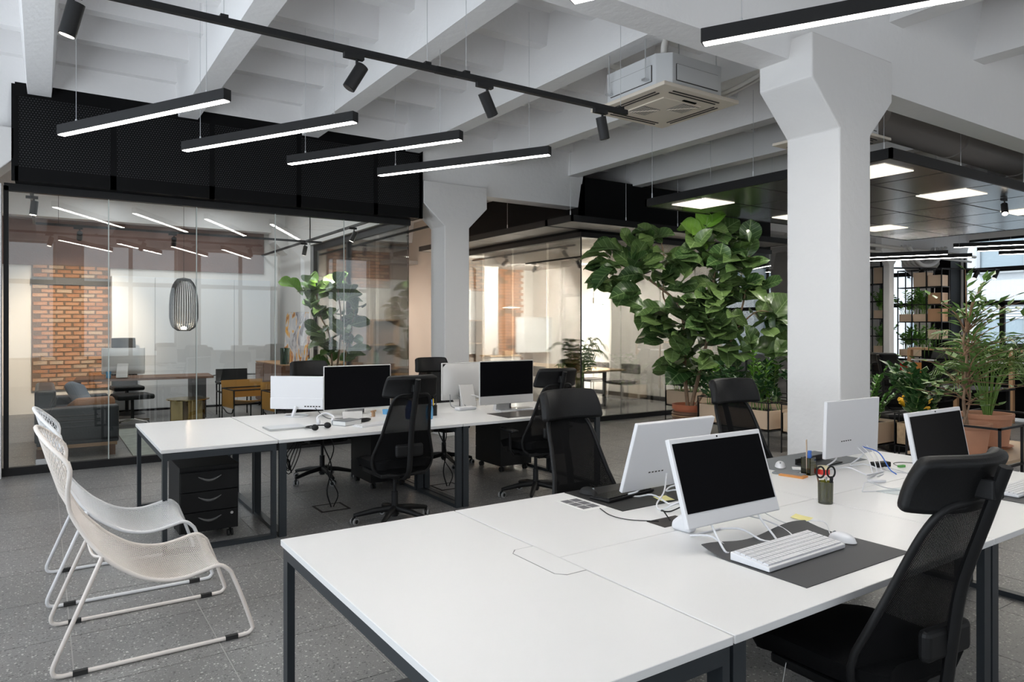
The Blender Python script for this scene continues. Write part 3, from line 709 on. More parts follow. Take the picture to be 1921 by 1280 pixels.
# ------------------------------------------------------------------ office chairs (faces +Y, back at -Y)
def office_chair(lab, arms):
    t = thing('office_chair', lab, 'chair', (0, 0, 0), 0, 'black mesh office chairs')
    obj('hub', MB().cyl((0, 0, .075), (0, 0, .15), .035, .028, 14), black_plastic, t, smooth=40)
    for k in range(5):
        a = 2 * PI * k / 5 + .25; c, s_ = math.cos(a), math.sin(a)
        m = MB().tube([(c * .02, s_ * .02, .125), (c * .16, s_ * .16, .110), (c * .29, s_ * .29, .083), (c * .325, s_ * .325, .076)], [.026, .023, .018, .014], 8)
        lg = obj('base_arm', m, black_plastic, t, smooth=50)
        q = Matrix.Translation((c * .32, s_ * .32, 0)) @ Matrix.Rotation(a + .8, 4, 'Z')
        cm = MB()
        for e in (-.017, .017): cm.cyl(q @ Vector((0, e - .008, .028)), q @ Vector((0, e + .008, .028)), .028, n=16)
        cs = obj('caster', cm, grey_wheel, lg, smooth=40)
        hm = MB().cyl((c * .32, s_ * .32, .03), (c * .32, s_ * .32, .08), .008, n=8)
        for e in (-.0265, .0265): hm.cyl(q @ Vector((0, e - .001, .028)), q @ Vector((0, e + .001, .028)), .017, n=12)
        hm.cyl(q @ Vector((0, -.012, .034)), q @ Vector((0, .012, .034)), .026, n=12)
        obj('hood', hm, black_plastic, lg, smooth=40)
    obj('gas_lift', MB().cyl((0, 0, .06), (0, 0, .26), .026, n=14).cyl((0, 0, .26), (0, 0, .40), .015, n=12), black_metal, t, smooth=40)
    obj('mechanism', MB().prism([(-.16, .385), (.12, .385), (.14, .425), (-.18, .425)], 'x', -.07, .07), black_plastic, t, bev=.01)
    lv = MB().tube([(.06, .02, .40), (.2, .02, .395), (.26, .03, .385)], .006, 6); obj('lever', lv, black_metal, t, smooth=50)
    # seat cushion: rounded plan, waterfall front
    def seat(u, v):
        y = -.24 + .50 * u; hw = .25 * (1 - .10 * (1 - u)) ; x = (2 * v - 1)
        k = (abs(2 * u - 1) ** 5); hw *= (1 - .22 * k)
        z = .495 - .012 * (1 - x * x) - .05 * max(0, u - .7) ** 1.3 / .3 - .018 * abs(x) ** 6 + .01 * (1 - u) ** 2
        return (x * hw, y, z)
    obj('seat', MB().grid(seat, 20, 16, .065), black_fabric, t, smooth=70)
    obj('seat_shell', MB().prism([(-.19, -.2), (.19, -.2), (.21, .18), (.14, .22), (-.14, .22), (-.21, .18)], 'z', .415, .45), black_plastic, t, bev=.01)
    # curved spine and back frame
    prof = lambda z: -.205 - .10 * (z - .45) - .34 * max(0, z - .55) ** 1.55      # y of the mesh at height z
    def wid(z):
        q = min(1, max(0, (.88 - z) / .36)); return .158 + .018 * min(1, max(0, (1.08 - z) / .2)) + .082 * q * q * (3 - 2 * q)
    sp = curve_pts([(0, -.10, .40), (0, -.22, .41), (0, -.30, .48), (0, -.325, .62), (0, -.355, .82), (0, -.425, 1.04), (0, -.478, 1.20)], 26)
    sm = MB().tube(sp, .017, 8); sm.v = [(x * 1.35, y, z) for x, y, z in sm.v]; obj('spine', sm, black_plastic, t, smooth=50)
    zt, zb = 1.085, .43; n = 44; pts = []
    for i in range(n):
        a = 2 * PI * i / n; cz = math.sin(a); cx = math.cos(a)
        e = lambda q, p: math.copysign(abs(q) ** p, q)
        z = (zt + zb) / 2 + (zt - zb) / 2 * e(cz, .38); x = wid(min(max(z, zb), zt)) * e(cx, .34)
        pts.append((x, prof(z) - .035 * (1 - abs(x) / .3) * 0 + .05 * (abs(x) / .26) ** 2, z))
    obj('back_frame', MB().tube(pts, .0125, 8, True), black_plastic, t, smooth=60)
    def back(u, v):
        z = zb + .01 + (zt - zb - .02) * v; x = (2 * u - 1) * wid(z) * .985
        edge = abs(2 * v - 1); x *= (1 - max(0, edge - .86) ** 2 * 14)
        return (x, prof(z) + .05 * (abs(x) / .26) ** 2, z)
    obj('back_mesh', MB().grid(back, 12, 24), chair_mesh, t, smooth=80)
    lp = obj('lumbar_pad', MB().box(-.115, -.325, .59, .115, -.285, .69), black_plastic, t, bev=.02, seg=3)
    # padded leather headrest, wings curving forward
    def head(u, v):
        x = (2 * u - 1); h = .18; zz = (v - .5) * h * (1 - .08 * abs(x) ** 6); hw = .205 - .018 * (v)
        return (x * hw, -.375 - .06 * (v - .4) + .075 * abs(x) ** 2 + .012 * math.sin(PI * v), 1.145 + zz)
    hm = MB().grid(lambda u, v: head(1 - u, v), 16, 6, .05)
    obj('headrest', hm, black_leather, t, smooth=60, bev=.018, seg=3)
    obj('headrest_bracket', MB().box(-.03, -.46, 1.10, .03, -.40, 1.16), black_plastic, t, bev=.006)
    if arms:
        for s_ in (-1, 1):
            am = obj('armrest', MB().tube([(s_ * .1, -.03, .41), (s_ * .26, -.03, .42), (s_ * .295, -.03, .47), (s_ * .30, -.03, .64)], .014, 8), black_plastic, t, smooth=50)
            obj('arm_pad', MB().box(s_ * .30 - .038, -.13, .635, s_ * .30 + .038, .12, .66), black_plastic, am, bev=.012, seg=3)
    return t
cA = office_chair('black mesh office chair close at the right, its padded headrest over the desk edge', False)
cA.location = (2.33, 1.36, 0); cA.rotation_euler = (0, 0, -.10)
tg = obj('wash_tag', MB().box(-.004, .262, .36, .004, .264, .44), paper, cA); tg.rotation_euler = (.15, 0, .6); tg.location = (-.16, -.1, .0)
chairs = [  # x, y, rz, arms, label
    (2.58, 2.90, PI + .02, False, 'black leather headrest chair facing the camera behind the front desk'),
    (4.05, 2.95, PI - .12, False, 'black leather headrest chair seen above the tilted monitor, planter behind'),
    (2.38, 5.28, -.05, False, 'black mesh office chair with its back to the camera at the rear desk'),
    (3.86, 5.38, -.05, True, 'black mesh chair mostly hidden behind the front leather headrest'),
    (2.42, 7.18, PI + .08, True, 'black office chair across the rear desk behind the black monitor'),
    (3.86, 7.20, PI - .05, False, 'black mesh office chair across the rear desk left of the second column')]
cB = None
for x, y, rz, arms, lab in chairs:
    if arms:
        if cB is None: cB = office_chair(lab, True); cB.location = (x, y, 0); cB.rotation_euler = (0, 0, rz)
        else: dup(cB, (x, y, 0), rz, lab)
    else:
        c = dup(cA, (x, y, 0), rz, lab)
        for ch in list(c.children):
            if ch.name.startswith('wash_tag'): bpy.data.objects.remove(ch)

# ------------------------------------------------------------------ white perforated lounge chairs (face +X)
prof_pts = [(.109, .966), (.093, .87), (.094, .772), (.113, .707), (.149, .639), (.184, .581), (.23, .525), (.276, .475), (.332, .432), (.389, .394), (.448, .370), (.507, .356), (.568, .353), (.619, .360), (.671, .372), (.725, .386), (.762, .381), (.80, .341)]
def lounge(lab, m, loc):
    t = thing('lounge_chair', lab, 'lounge chair', loc, 0, 'perforated lounge chairs')
    P = curve_pts([(x, 0, z) for x, z in prof_pts], 60)
    half = lambda z: .325 if z < .52 else .325 - .055 * math.sin(PI * min(1, (z - .52) / .40))
    def side(p, s_): return (p[0], .325 + s_ * half(p[2]), p[2])
    # crown of the back: wings at both sides, highest and farthest back in the middle
    crown = []
    for i in range(17):
        a = PI * i / 16; crown.append((.109 - .145 * math.sin(a), .325 - .325 * math.cos(a), .966 + .147 * math.sin(a) ** 1.15))
    rim = [side(p, -1) for p in reversed(P)] + crown[1:-1] + [side(p, 1) for p in P]
    rim = [Vector(p) for p in rim]
    for q in range(3): rim = [rim[0]] + [(rim[i - 1] + rim[i] * 2 + rim[i + 1]) / 4 for i in range(1, len(rim) - 1)] + [rim[-1]]
    obj('rim_tube', MB().tube(rim, .0105, 8), m, t, smooth=60)
    def shell(u, v):
        # v runs from the crown down to the knee, u across
        i = v * 60; k = min(int(i), 59); p = P[k].lerp(P[k + 1], i - k); s_ = 2 * u - 1; y = .325 + s_ * half(p[2])
        bow = 1 - s_ * s_
        top = max(0, (p[2] - .70) / .266)
        x = p[0] - .145 * bow * top ** 1.4 ; z = p[2] + (.147 * bow ** .9 * max(0, (top - .35) / .65) if top > .35 else 0)
        if p[2] < .7: q = min(1, (.7 - p[2]) / .2); z -= .022 * bow * q; x -= .012 * bow * q
        return (x, y, z)
    # woven lattice: open diamond mesh, real wire geometry
    nu, nv = 52, 104; g = MB(); Q = [[shell(i / nu, j / nv) for j in range(nv + 1)] for i in range(nu + 1)]
    vs = [p for R in Q for p in R]; K = nv + 1; fs = []
    for i in range(0, nu - 1):
        for j in range(0, nv - 1):
            if (i + j) % 2 == 0: fs.append((i * K + j + 1, (i + 1) * K + j, (i + 2) * K + j + 1, (i + 1) * K + j + 2))
    g.add(vs, fs); obj('seat_lattice', g, m, t, wire=.0046)
    for s_, y in ((-1, 0), (1, .65)):
        yo = y + s_ * .012
        leg = curve_pts([(.80, y, .341), (.845, yo, .222), (.897, yo, .065)], 8) + curve_pts([(.905, yo, .035), (.885, yo, .014), (.85, yo, .0105)], 5) + [(.45, yo, .0105), (.10, yo, .0105)] + curve_pts([(.07, yo, .0105), (.04, yo, .02), (.032, yo, .05), (.05, yo, .10)], 7) + [(.14, yo, .315), (.228, y, .522)]
        l_ = obj('sled_leg', MB().tube(leg, .0105, 8), m, t, smooth=60)
        for x in (.14, .80): obj('glide', MB().box(x - .03, yo - .0115, 0, x + .03, yo + .0115, .022), rubber, l_)
    obj('rear_strut', MB().tube(curve_pts([(.235, .0, .52), (.20, .12, .50), (.19, .325, .495), (.20, .53, .50), (.235, .65, .52)], 14), .007, 6), m, t, smooth=60)
    return t
lounge('cream perforated metal lounge chair, nearer of the two on the left', cream_metal, (.005, 3.80, 0))
lounge('white perforated metal lounge chair, farther of the two on the left', cream_metal2, (-.01, 4.77, 0))
# ------------------------------------------------------------------ computers
def tilted(x, y, z, yaw, tilt): return (Matrix.Translation((x, y, z)) @ Matrix.Rotation(yaw, 4, 'Z') @ Matrix.Rotation(-tilt, 4, 'X'))
def all_in_one(x, y, z, yaw, tilt, h, lab, back_ports=True, w_=.54, slim=.022):
    # local: screen faces -Y, foot of the panel at the origin; wire easel legs reach down to the desk
    t = thing('computer', lab, 'computer', (x, y, HT), yaw, 'white all-in-one computers')
    M = Matrix.Translation((0, 0, z - HT)) @ Matrix.Rotation(-tilt, 4, 'X')
    def mv(mb): mb.v = [tuple(M @ Vector(v)) for v in mb.v]; return mb
    chin = .055
    obj('housing', mv(MB().box(-w_ / 2, 0, 0, w_ / 2, slim, h)), plastic_white, t, bev=.004)
    obj('screen', mv(MB().box(-w_ / 2 + .012, -.0015, chin, w_ / 2 - .012, .001, h - .02)), screen, t)
    obj('webcam', mv(MB().cyl((0, -.002, h - .01), (0, .001, h - .01), .004, n=10)), screen, t)
    if back_ports:
        pm = MB()
        for i in range(5): pm.box(.02 + .022 * i, slim - .001, .09, .032 + .022 * i, slim + .001, .096)
        obj('port', mv(pm), dark_slot, t)
    top = M @ Vector((0, slim, h * .42)); b0 = M @ Vector((-.13, .01, .0)); b1 = M @ Vector((.13, .01, .0))
    f = z - HT; ext = f * math.tan(tilt)
    wl_ = MB().tube(curve_pts([tuple(M @ Vector((-.14, .012, .02))), tuple(M @ Vector((-.14, .0, -.02))), (-.15, -.06, .02), (-.14, -.075, .006), (-.10, -.04, .006), (-.09, .05, .03), (-.09, .16, .006)], 22), .0045, 7)
    wr_ = MB().tube(curve_pts([tuple(M @ Vector((.14, .012, .02))), tuple(M @ Vector((.14, .0, -.02))), (.15, -.06, .02), (.14, -.075, .006), (.10, -.04, .006), (.09, .05, .03), (.09, .16, .006)], 22), .0045, 7)
    obj('easel_leg', wl_, plastic_white, t, smooth=60); obj('easel_leg', wr_, plastic_white, t, smooth=60)
    obj('base_bar', MB().tube([(-.09, .16, .006), (.09, .16, .006)], .0045, 7), plastic_white, t, smooth=60)
    return t
all_in_one(2.288, 1.822, .835, -.017, .315, .343, 'white all-in-one computer with tilted black screen at the centre of the front desk')
all_in_one(2.589, 2.543, .802, PI, .312, .36, 'white all-in-one computer showing its blank back, black mat in front')
all_in_one(4.03, 2.39, .83, PI - .016, .036, .335, 'white all-in-one computer back turned to the camera against the column')
all_in_one(3.802, 1.734, .853, 0, .187, .326, 'white framed computer with dark screen partly behind the near headrest')

def pedestal_monitor(x, y, yaw, lab, w_, h, z, body, chin, back=False, grp='monitors on the rear desks'):
    # screen faces -Y before turning
    t = thing('monitor', lab, 'monitor', (x, y, HT), yaw, grp); z -= HT
    obj('housing', MB().box(-w_ / 2, 0, z, w_ / 2, .012, z + h), body, t, bev=.008, seg=3)
    def bk(u, v):
        X = (2 * u - 1); Z = (2 * v - 1); return (X * w_ * .47, .012 + .035 * (1 - X ** 4) * (1 - Z ** 4), z + h / 2 + Z * h * .47)
    obj('back_shell', MB().grid(lambda u, v: bk(1 - u, v), 14, 10), body, t, smooth=60)
    obj('screen', MB().box(-w_ / 2 + .008, -.0015, z + chin, w_ / 2 - .008, .001, z + h - .008), screen, t, bev=.004)
    s_ = obj('stand', MB().prism([(.035, z + h * .40), (.055, z + h * .40), (.14, .008), (.06, .0), (-.06, 0), (-.06, .006), (.08, .008)], 'x', -.085, .085), body, t, bev=.003)
    return t
pedestal_monitor(3.90, 5.93, 0, 'large computer with black screen and silver chin on the right rear desk', .65, .435, .82, silver, .085)
pedestal_monitor(3.80, 6.64, PI, 'silver computer turned to show its plain back near the second column', .55, .40, .81, silver, .085)
pedestal_monitor(2.57, 6.56, 0, 'wide black screen monitor with pale left edge on the rear desk', .69, .43, .79, silver, .012)
# white office monitor from behind
t = thing('monitor', 'plain white monitor seen from behind on a round foot, rear desk', 'monitor', (2.02, 6.71, HT), -.715, 'monitors on the rear desks')
obj('housing', MB().box(-.265, -.01, .07, .265, .012, .385), plastic_white, t, bev=.004)
obj('lower_shell', MB().box(-.264, -.02, .072, .264, -.008, .18), plastic_white, t, bev=.006)
obj('screen', MB().box(-.255, .012, .09, .255, .014, .375), screen, t)
pm = MB()
for i in range(6): pm.box(.08 + .028 * i, -.022, .095, .097 + .028 * i, -.019, .106)
obj('port', pm, dark_slot, t)
obj('neck', MB().bar((-.0, -.03, .10), (-.02, -.06, .008), .035, .02), plastic_white, t, bev=.004)
obj('foot', MB().tube([(-.02 + .11 * math.cos(2 * PI * i / 24), .03 + .09 * math.sin(2 * PI * i / 24), .006) for i in range(24)], .006, 7, True), plastic_white, t, smooth=60)

# ------------------------------------------------------------------ keyboards, mice, mats
def keyboard(x, y, z, rz, lab, wx, wy, body, keys, lift=.022, grp='keyboards'):
    t = thing('keyboard', lab, 'keyboard', (x, y, z), rz, grp)
    obj('case', MB().prism([(-wy / 2, 0), (wy / 2, 0), (wy / 2, lift), (-wy / 2, lift * .55)], 'x', -wx / 2, wx / 2), body, t, bev=.003)
    rows, cols = 6, int(wx / .021); kw = (wx - .02) / cols; kd = (wy - .02) / rows
    km = MB().box(-kw * .44, -kd * .43, 0, kw * .44, kd * .43, .006).mesh('key'); km.materials.append(keys)
    sl_ = lift * .45 / wy
    for r in range(rows):
        for c in range(cols):
            if r == 0 and 4 <= c < min(cols - 8, 10):
                if c > 4: continue
                nk = min(cols - 8, 10) - 4
                o = obj('space_bar', MB().box(-kw * .44, -kd * .43, 0, kw * (nk - .56), kd * .43, .006), keys, t)
            else:
                o = bpy.data.objects.new('key', km); COL.objects.link(o); o.parent = t
            yy = -wy / 2 + .01 + kd * (r + .5)
            o.location = (-wx / 2 + .01 + kw * (c + .5), yy, lift * .55 + sl_ * (yy + wy / 2)); o.rotation_euler = (math.atan(sl_), 0, 0)
    return t
def mouse(x, y, z, rz, lab, m):
    t = thing('mouse', lab, 'mouse', (x, y, z), rz, 'computer mice')
    def top(u, v):
        a = 2 * PI * u; r = v; e = (1 - r ** 2.4); return (.031 * r * math.cos(a) * (1 - .12 * math.sin(a)), .056 * r * math.sin(a), .034 * e ** .62 + .002)
    obj('shell', MB().grid(top, 24, 7), m, t, smooth=70); obj('wheel', MB().cyl((-.004, .03, .029), (.004, .03, .029), .006, n=10), deskmat_g, t)
    return t
def mat_sheet(x0, y0, x1, y1, lab, m, curl=False):
    def fn(u, v):
        z = .0015
        if curl: z += .028 * max(0, (v - .72) / .28) ** 1.6 * (.55 + .45 * math.cos(u * 7.5))
        return (x0 + (x1 - x0) * u, y0 + (y1 - y0) * v, HT + z + .0015)
    return tag(obj('desk_mat', MB().grid(fn, 22, 14, .003), m, smooth=50), lab, 'desk mat', 'desk mats')
mat_sheet(2.085, 1.382, 2.74, 1.825, 'charcoal desk mat with a wavy back edge under the white keyboard', deskmat, True)
mat_sheet(2.24, 2.43, 2.90, 2.868, 'black desk mat with a black keyboard and mouse on it', mat('black_mat', (.012, .012, .013), .5))
mat_sheet(3.63, 2.50, 4.42, 2.872, 'grey desk mat beside the big column with a white mouse', deskmat_g)
mat_sheet(3.95, 1.34, 4.62, 1.62, 'dark grey desk mat at the right picture edge', deskmat)
mat_sheet(3.63, 5.50, 4.25, 5.88, 'dark mat in front of the silver chin computer', mat('brown_black_mat', (.04, .035, .032), .5))
keyboard(2.335, 1.62, HT + .005, .02, 'white full size keyboard with raised keys on the charcoal mat', .48, .165, plastic_white, plastic_white, .03)
keyboard(2.45, 2.66, HT + .005, PI + .15, 'black keyboard on the black mat', .36, .13, black_plastic, black_plastic, .012)
keyboard(2.40, 5.76, HT, .30, 'white slim keyboard on the rear desk, beside the thick book', .36, .13, plastic_white, plastic_white, .014)
keyboard(4.25, 1.58, HT + .005, .02, 'white keyboard at the right picture edge behind the headrest', .42, .13, plastic_white, plastic_white, .02)
keyboard(4.02, 5.97, HT + .005, .02, 'white keyboard under the silver chin computer', .42, .11, plastic_white, alu, .012)
mouse(2.65, 1.60, HT + .0045, .15, 'white mouse beside the white keyboard on the charcoal mat', plastic_white)
mouse(2.32, 2.77, HT + .0045, PI + .2, 'black mouse on the black mat', black_plastic)
mouse(3.73, 2.65, HT + .0045, 2.2, 'white mouse on the grey mat near the column', plastic_white)

# ------------------------------------------------------------------ small things on the front desks
def cup(x, y, r, h, lab, m, grp=None):
    t = thing('pen_cup', lab, 'pen cup', (x, y, HT), 0, grp)
    obj('wall', MB().lathe([(r * .94, 0), (r, h), (r - .003, h), (r * .94 - .003, .006)], n=24), m, t, smooth=50); return t
cup(3.17, 2.0, .036, .105, 'olive glass pen cup with scissors on the front desk seam', olive_glass)
def on(name, mb, m, loc, rot, lab, cat, **k): return tag(obj(name, mb, m, loc=loc, rot=rot, **k), lab, cat)
sc = thing('scissors', 'scissors with dark loop handles standing in the olive pen cup', 'scissors', (3.172, 2.0, HT + .012), -.5)
obj('blade', MB().bar((.012, 0, .0), (-.006, 0, .115), .012, .003).bar((-.012, 0, 0), (.006, 0, .115), .012, .003), chrome, sc)
for s_ in (-1, 1): obj('handle', MB().tube([(s_ * .027 + .02 * math.cos(2 * PI * i / 20), 0, .138 + .027 * math.sin(2 * PI * i / 20)) for i in range(20)], .0045, 7, True), black_plastic, sc, smooth=60)
on('marker_pen', MB().cyl((0, 0, 0), (0, 0, .11), .008, n=12).cyl((0, 0, .11), (0, 0, .118), .006, n=12), black_plastic, (3.185, 1.99, HT + .012), (.05, .10, 0), 'thick black marker standing in the olive pen cup', 'pen', smooth=40)
on('pencil', MB().cyl((0, 0, 0), (0, 0, .14), .004, n=8), walnut, (3.16, 2.012, HT + .012), (-.12, -.14, 0), 'thin brown pencil leaning left in the olive pen cup', 'pencil')
# second holder by the column
c2 = thing('pen_cup', 'smoky angular pen holder with ruler near the column', 'pen cup', (3.70, 2.44, HT))
obj('wall', MB().box(-.03, -.03, 0, .03, -.026, .10).box(-.03, .026, 0, .03, .03, .10).box(-.03, -.03, 0, -.026, .03, .10).box(.026, -.03, 0, .03, .03, .10).box(-.03, -.03, 0, .03, .03, .004), olive_glass, c2)
on('wooden_ruler', MB().box(-.013, -.0015, 0, .013, .0015, .20), plywood, (3.685, 2.44, HT + .006), (0, -.10, .4), 'pale wooden ruler standing in the smoky holder', 'ruler')
on('blue_cutter', MB().box(-.014, -.008, .0, .014, .008, .13).cyl((0, -.011, .09), (0, .011, .09), .018, n=14), blue, (3.714, 2.445, HT + .006), (0, .06, .3), 'blue utility knife standing in the smoky holder', 'knife', bev=.003)
on('phone_wallet', MB().box(-.04, -.085, 0, .04, .085, .010), deskmat_g, (3.60, 2.50, HT + .001), (0, 0, .25), 'grey phone sleeve lying near the column, orange edge below', 'sleeve', bev=.003)
on('leather_case', MB().box(-.036, -.07, 0, .036, .07, .009), orange, (3.575, 2.455, HT + .0005), (0, 0, .2), 'tan leather case peeping out under the grey sleeve', 'case')
on('white_clip', MB().box(-.025, -.06, 0, .025, .06, .008), paper, (3.78, 2.53, HT + .005), (0, 0, .7), 'small folded white card on the grey mat', 'card')
tp = thing('tape_dispenser', 'red and cream tape roll beside the smoky holder', 'tape', (3.785, 2.40, HT))
obj('roll', MB().lathe([(.012, 0), (.034, 0), (.034, .03), (.012, .03)], n=20), red, tp, smooth=40); obj('rim', MB().lathe([(.012, .03), (.034, .03), (.034, .045), (.012, .045)], n=20), mat('cream_tape', (.70, .62, .40), .5), tp, smooth=40)
on('sticky_note', MB().grid(lambda u, v: (.076 * (u - .5), .076 * (v - .5), .0008 + .006 * v * v), 6, 6, .0008), sticky, (2.83, 1.90, HT), (0, 0, .3), 'pale yellow sticky note behind the charcoal mat', 'note')
on('sticky_note', MB().grid(lambda u, v: (.076 * (u - .5), .076 * (v - .5), .0008 + .004 * v * v), 6, 6, .0008), sticky, (2.56, 2.48, HT + .006), (0, 0, -.2), 'yellow sticky note on the black mat under the back turned computer', 'note')
ps = thing('printed_sheet', 'white sheet printed with dark grey squares on the front desk', 'paper', (2.165, 2.645, HT))
obj('sheet', MB().box(-.065, -.12, 0, .065, .12, .0012), paper, ps)
for i in range(2):
    for j in range(3): obj('printed_square', MB().box(-.052 + .054 * i, -.085 + .062 * j, .0012, -.004 + .054 * i, -.03 + .062 * j, .0016), print_grey, ps)
on('wedge_stand', MB().prism([(-.05, 0), (.05, 0), (.05, .035), (.0, .075), (-.05, .075)], 'x', -.028, .028), plastic_white, (2.245, 2.06, HT), (0, 0, .1), 'white rounded wedge stand behind the front tilted monitor', 'stand', bev=.02, seg=4)  # end of the front computer's rear stand
def cable(lab, pts, r, m, n=40, grp='desk cables'):
    return tag(obj('cable', MB().tube(curve_pts(pts, n), r, 6), m, smooth=60), lab, 'cable', grp)
z = HT + .004
cable('white keyboard cable curling from the front monitor to the keyboard', [(2.40, 1.88, z + .08), (2.50, 1.86, z + .05), (2.56, 1.82, z + .02), (2.545, 1.755, z + .006), (2.50, 1.735, z + .012), (2.46, 1.71, z + .01)], .0028, plastic_white)
cable('white mouse cable running past the sticky note to the white mouse', [(2.52, 1.93, z + .09), (2.66, 1.86, z + .01), (2.75, 1.80, z + .02), (2.74, 1.73, z + .03), (2.67, 1.665, z + .01)], .0022, plastic_white)
cable('thin black cable running into the open cable port', [(2.18, 2.52, z), (2.14, 2.40, z), (2.16, 2.30, z), (2.25, 2.21, z)], .0022, black_plastic)
cable('black plugs cable rising from the open cable port', [(2.30, 2.19, z), (2.31, 2.24, z + .03), (2.36, 2.30, z + .01), (2.42, 2.30, z), (2.47, 2.26, z + .03)], .003, black_plastic)
cable('white power cable looping between the two tilted computers', [(2.60, 2.50, z + .12), (2.52, 2.44, z + .05), (2.43, 2.40, z + .01), (2.40, 2.34, z), (2.44, 2.28, z + .04), (2.50, 2.22, z + .06)], .004, plastic_white)
for k, (dx, dy, lab) in enumerate(((0, 0, 'leftmost'), (.05, .02, 'middle'), (.10, .0, 'rightmost'))):
    cable('white cable hanging from the computer back by the column, %s of three' % lab, [(4.07 + dx, 2.36, z + .13), (4.04 + dx, 2.28, z + .08), (4.02 + dx, 2.24, z), (3.96 + dx, 2.20 + dy, z), (3.86 + dx, 2.18 + dy, z)], .003, plastic_white)
cable('blue data cable hanging from the computer back by the column', [(4.12, 2.36, z + .13), (4.16, 2.28, z + .10), (4.13, 2.20, z + .02), (4.11, 2.15, z)], .0035, blue)
cable('white cable coiled in a loop on the desk by the column', [(4.05, 2.05, z), (4.18, 2.12, z), (4.24, 2.22, z), (4.20, 2.27, z + .01), (4.16, 2.20, z), (4.22, 2.12, z)], .003, plastic_white)
cable('black cable loop trailing right of the green plug', [(4.36, 2.27, z), (4.42, 2.33, z), (4.50, 2.32, z), (4.53, 2.24, z), (4.42, 2.20, z)], .002, black_plastic)
on('power_brick', MB().box(-.06, -.022, 0, .06, .022, .03), black_plastic, (4.27, 2.33, HT), (0, 0, -.3), 'black power adapter behind the computer by the column', 'adapter', bev=.004)
on('green_plug', MB().box(-.025, -.01, 0, .025, .01, .014), green_cable, (4.36, 2.25, HT), (0, 0, -.2), 'small green plug beside the black adapter', 'plug', bev=.003)
on('white_adapter', MB().box(-.045, -.016, 0, .045, .016, .014), plastic_white, (3.83, 2.11, HT), (0, 0, -.5), 'slim white adapter at the end of the white cables', 'adapter', bev=.003)
on('document_tray', MB().box(-.15, -.07, 0, .15, .07, .006).box(-.15, .06, .006, .15, .07, .035), black_plastic, (4.02, 2.58, HT + .005), (0, 0, .05), 'black folded keyboard tray behind the computer by the column', 'tray')
at = thing('acrylic_stand', 'clear acrylic stand with white wire foot left of the dark screen', 'stand', (3.62, 1.90, HT), .25)
obj('plate', MB().prism([(-.06, .002), (.10, .002), (.09, .006), (-.05, .05)], 'x', -.002, .002), acrylic, at); obj('wire_foot', MB().tube(curve_pts([(-.06, .14, .005), (-.02, .13, .05), (.05, .06, .02), (.12, 0, .004), (.16, -.08, .004)], 16).__add__(curve_pts([(.14, -.02, .004), (.04, .06, .004), (-.06, .14, .005)], 10)), .003, 6), plastic_white, at, smooth=60)

# ------------------------------------------------------------------ things on the rear desks
on('laptop', MB().box(-.155, -.11, 0, .155, .11, .009).box(-.154, -.109, .0095, .154, .109, .016), alu, (1.70, 6.0, HT), (0, 0, .02), 'closed silver laptop near the end of the rear desks', 'laptop', bev=.004)
hp = thing('headphones', 'black over ear headphones lying beside the closed laptop', 'headphones', (1.93, 5.77, HT), .5)
obj('headband', MB().tube(curve_pts([(-.07, 0, .02), (-.08, .06, .02), (-.03, .13, .015), (.04, .13, .015), (.09, .06, .02), (.08, 0, .02)], 20), .006, 7), black_plastic, hp, smooth=60)
for s_ in (-1, 1): obj('ear_cup', MB().sph((s_ * .075, -.01, .026), .022, .036, .026), black_leather, hp, smooth=60)
h2 = thing('headset', 'white headset lying in front of the white monitor', 'headset', (2.06, 6.02, HT), -.3)
obj('headband', MB().tube(curve_pts([(-.06, 0, .02), (-.07, .05, .06), (0, .09, .09), (.07, .05, .06), (.06, 0, .02)], 18), .009, 7), plastic_white, h2, smooth=60)
for s_ in (-1, 1): obj('ear_cup', MB().sph((s_ * .06, -.005, .03), .018, .03, .03), plastic_white, h2, smooth=60)
bk = thing('book', 'thick book with pale pages and grey cover on the rear desk', 'book', (2.22, 5.93, HT), .45)
obj('pages', MB().box(-.10, -.075, .004, .10, .072, .038), paper, bk); obj('cover', MB().box(-.104, -.078, 0, .104, .076, .004).box(-.104, -.078, .038, .104, .076, .042).box(-.104, .072, 0, .104, .076, .042), deskmat_g, bk)
on('tablet', MB().box(-.09, -.004, 0, .09, .004, .09), silver, (2.35, 6.12, HT + .002), (-.5, 0, -.2), 'small silver tablet leaning on the thick book', 'tablet', bev=.003)
on('spectacle_case', MB().sph((0, 0, .018), .085, .03, .018), black_leather, (2.40, 6.0, HT + .001), (0, 0, .25), 'dark oval spectacle case beside the tablet', 'case', smooth=60)
on('wooden_toy', MB().box(-.012, -.012, 0, .012, .012, .05).bar((-.03, 0, .05), (.03, 0, .055), .014).bar((-.02, 0, 0), (-.035, 0, -.0), .006), oak, (2.62, 6.30, HT), (0, 0, .3), 'small wooden figure on the rear desk under the black monitor', 'figure')
on('blue_box', MB().lathe([(.03, 0), (.035, .045), (.032, .045), (.028, .004)], n=18), light_blue, (2.80, 6.42, HT), (0, 0, 0), 'small light blue cup under the black monitor', 'cup', smooth=40)
on('blue_bottle', MB().lathe([(.03, 0), (.034, .02), (.034, .09), (.028, .12), (.018, .125)], n=18), light_blue, (2.99, 5.86, HT), (0, 0, 0), 'blue pen pot right of the mesh chair', 'pot', smooth=40)
t = cup(3.14, 6.06, .032, .10, 'dark pen cup holding yellow handled pens on the rear desk', black_plastic)
for k in range(4): obj('pen', MB().cyl((.01 * math.cos(k * 2), .01 * math.sin(k * 2), .01), (.025 * math.cos(k * 2), .025 * math.sin(k * 2), .14 + .012 * k), .005, n=8), (yellow, blue, yellow, black_plastic)[k], t)
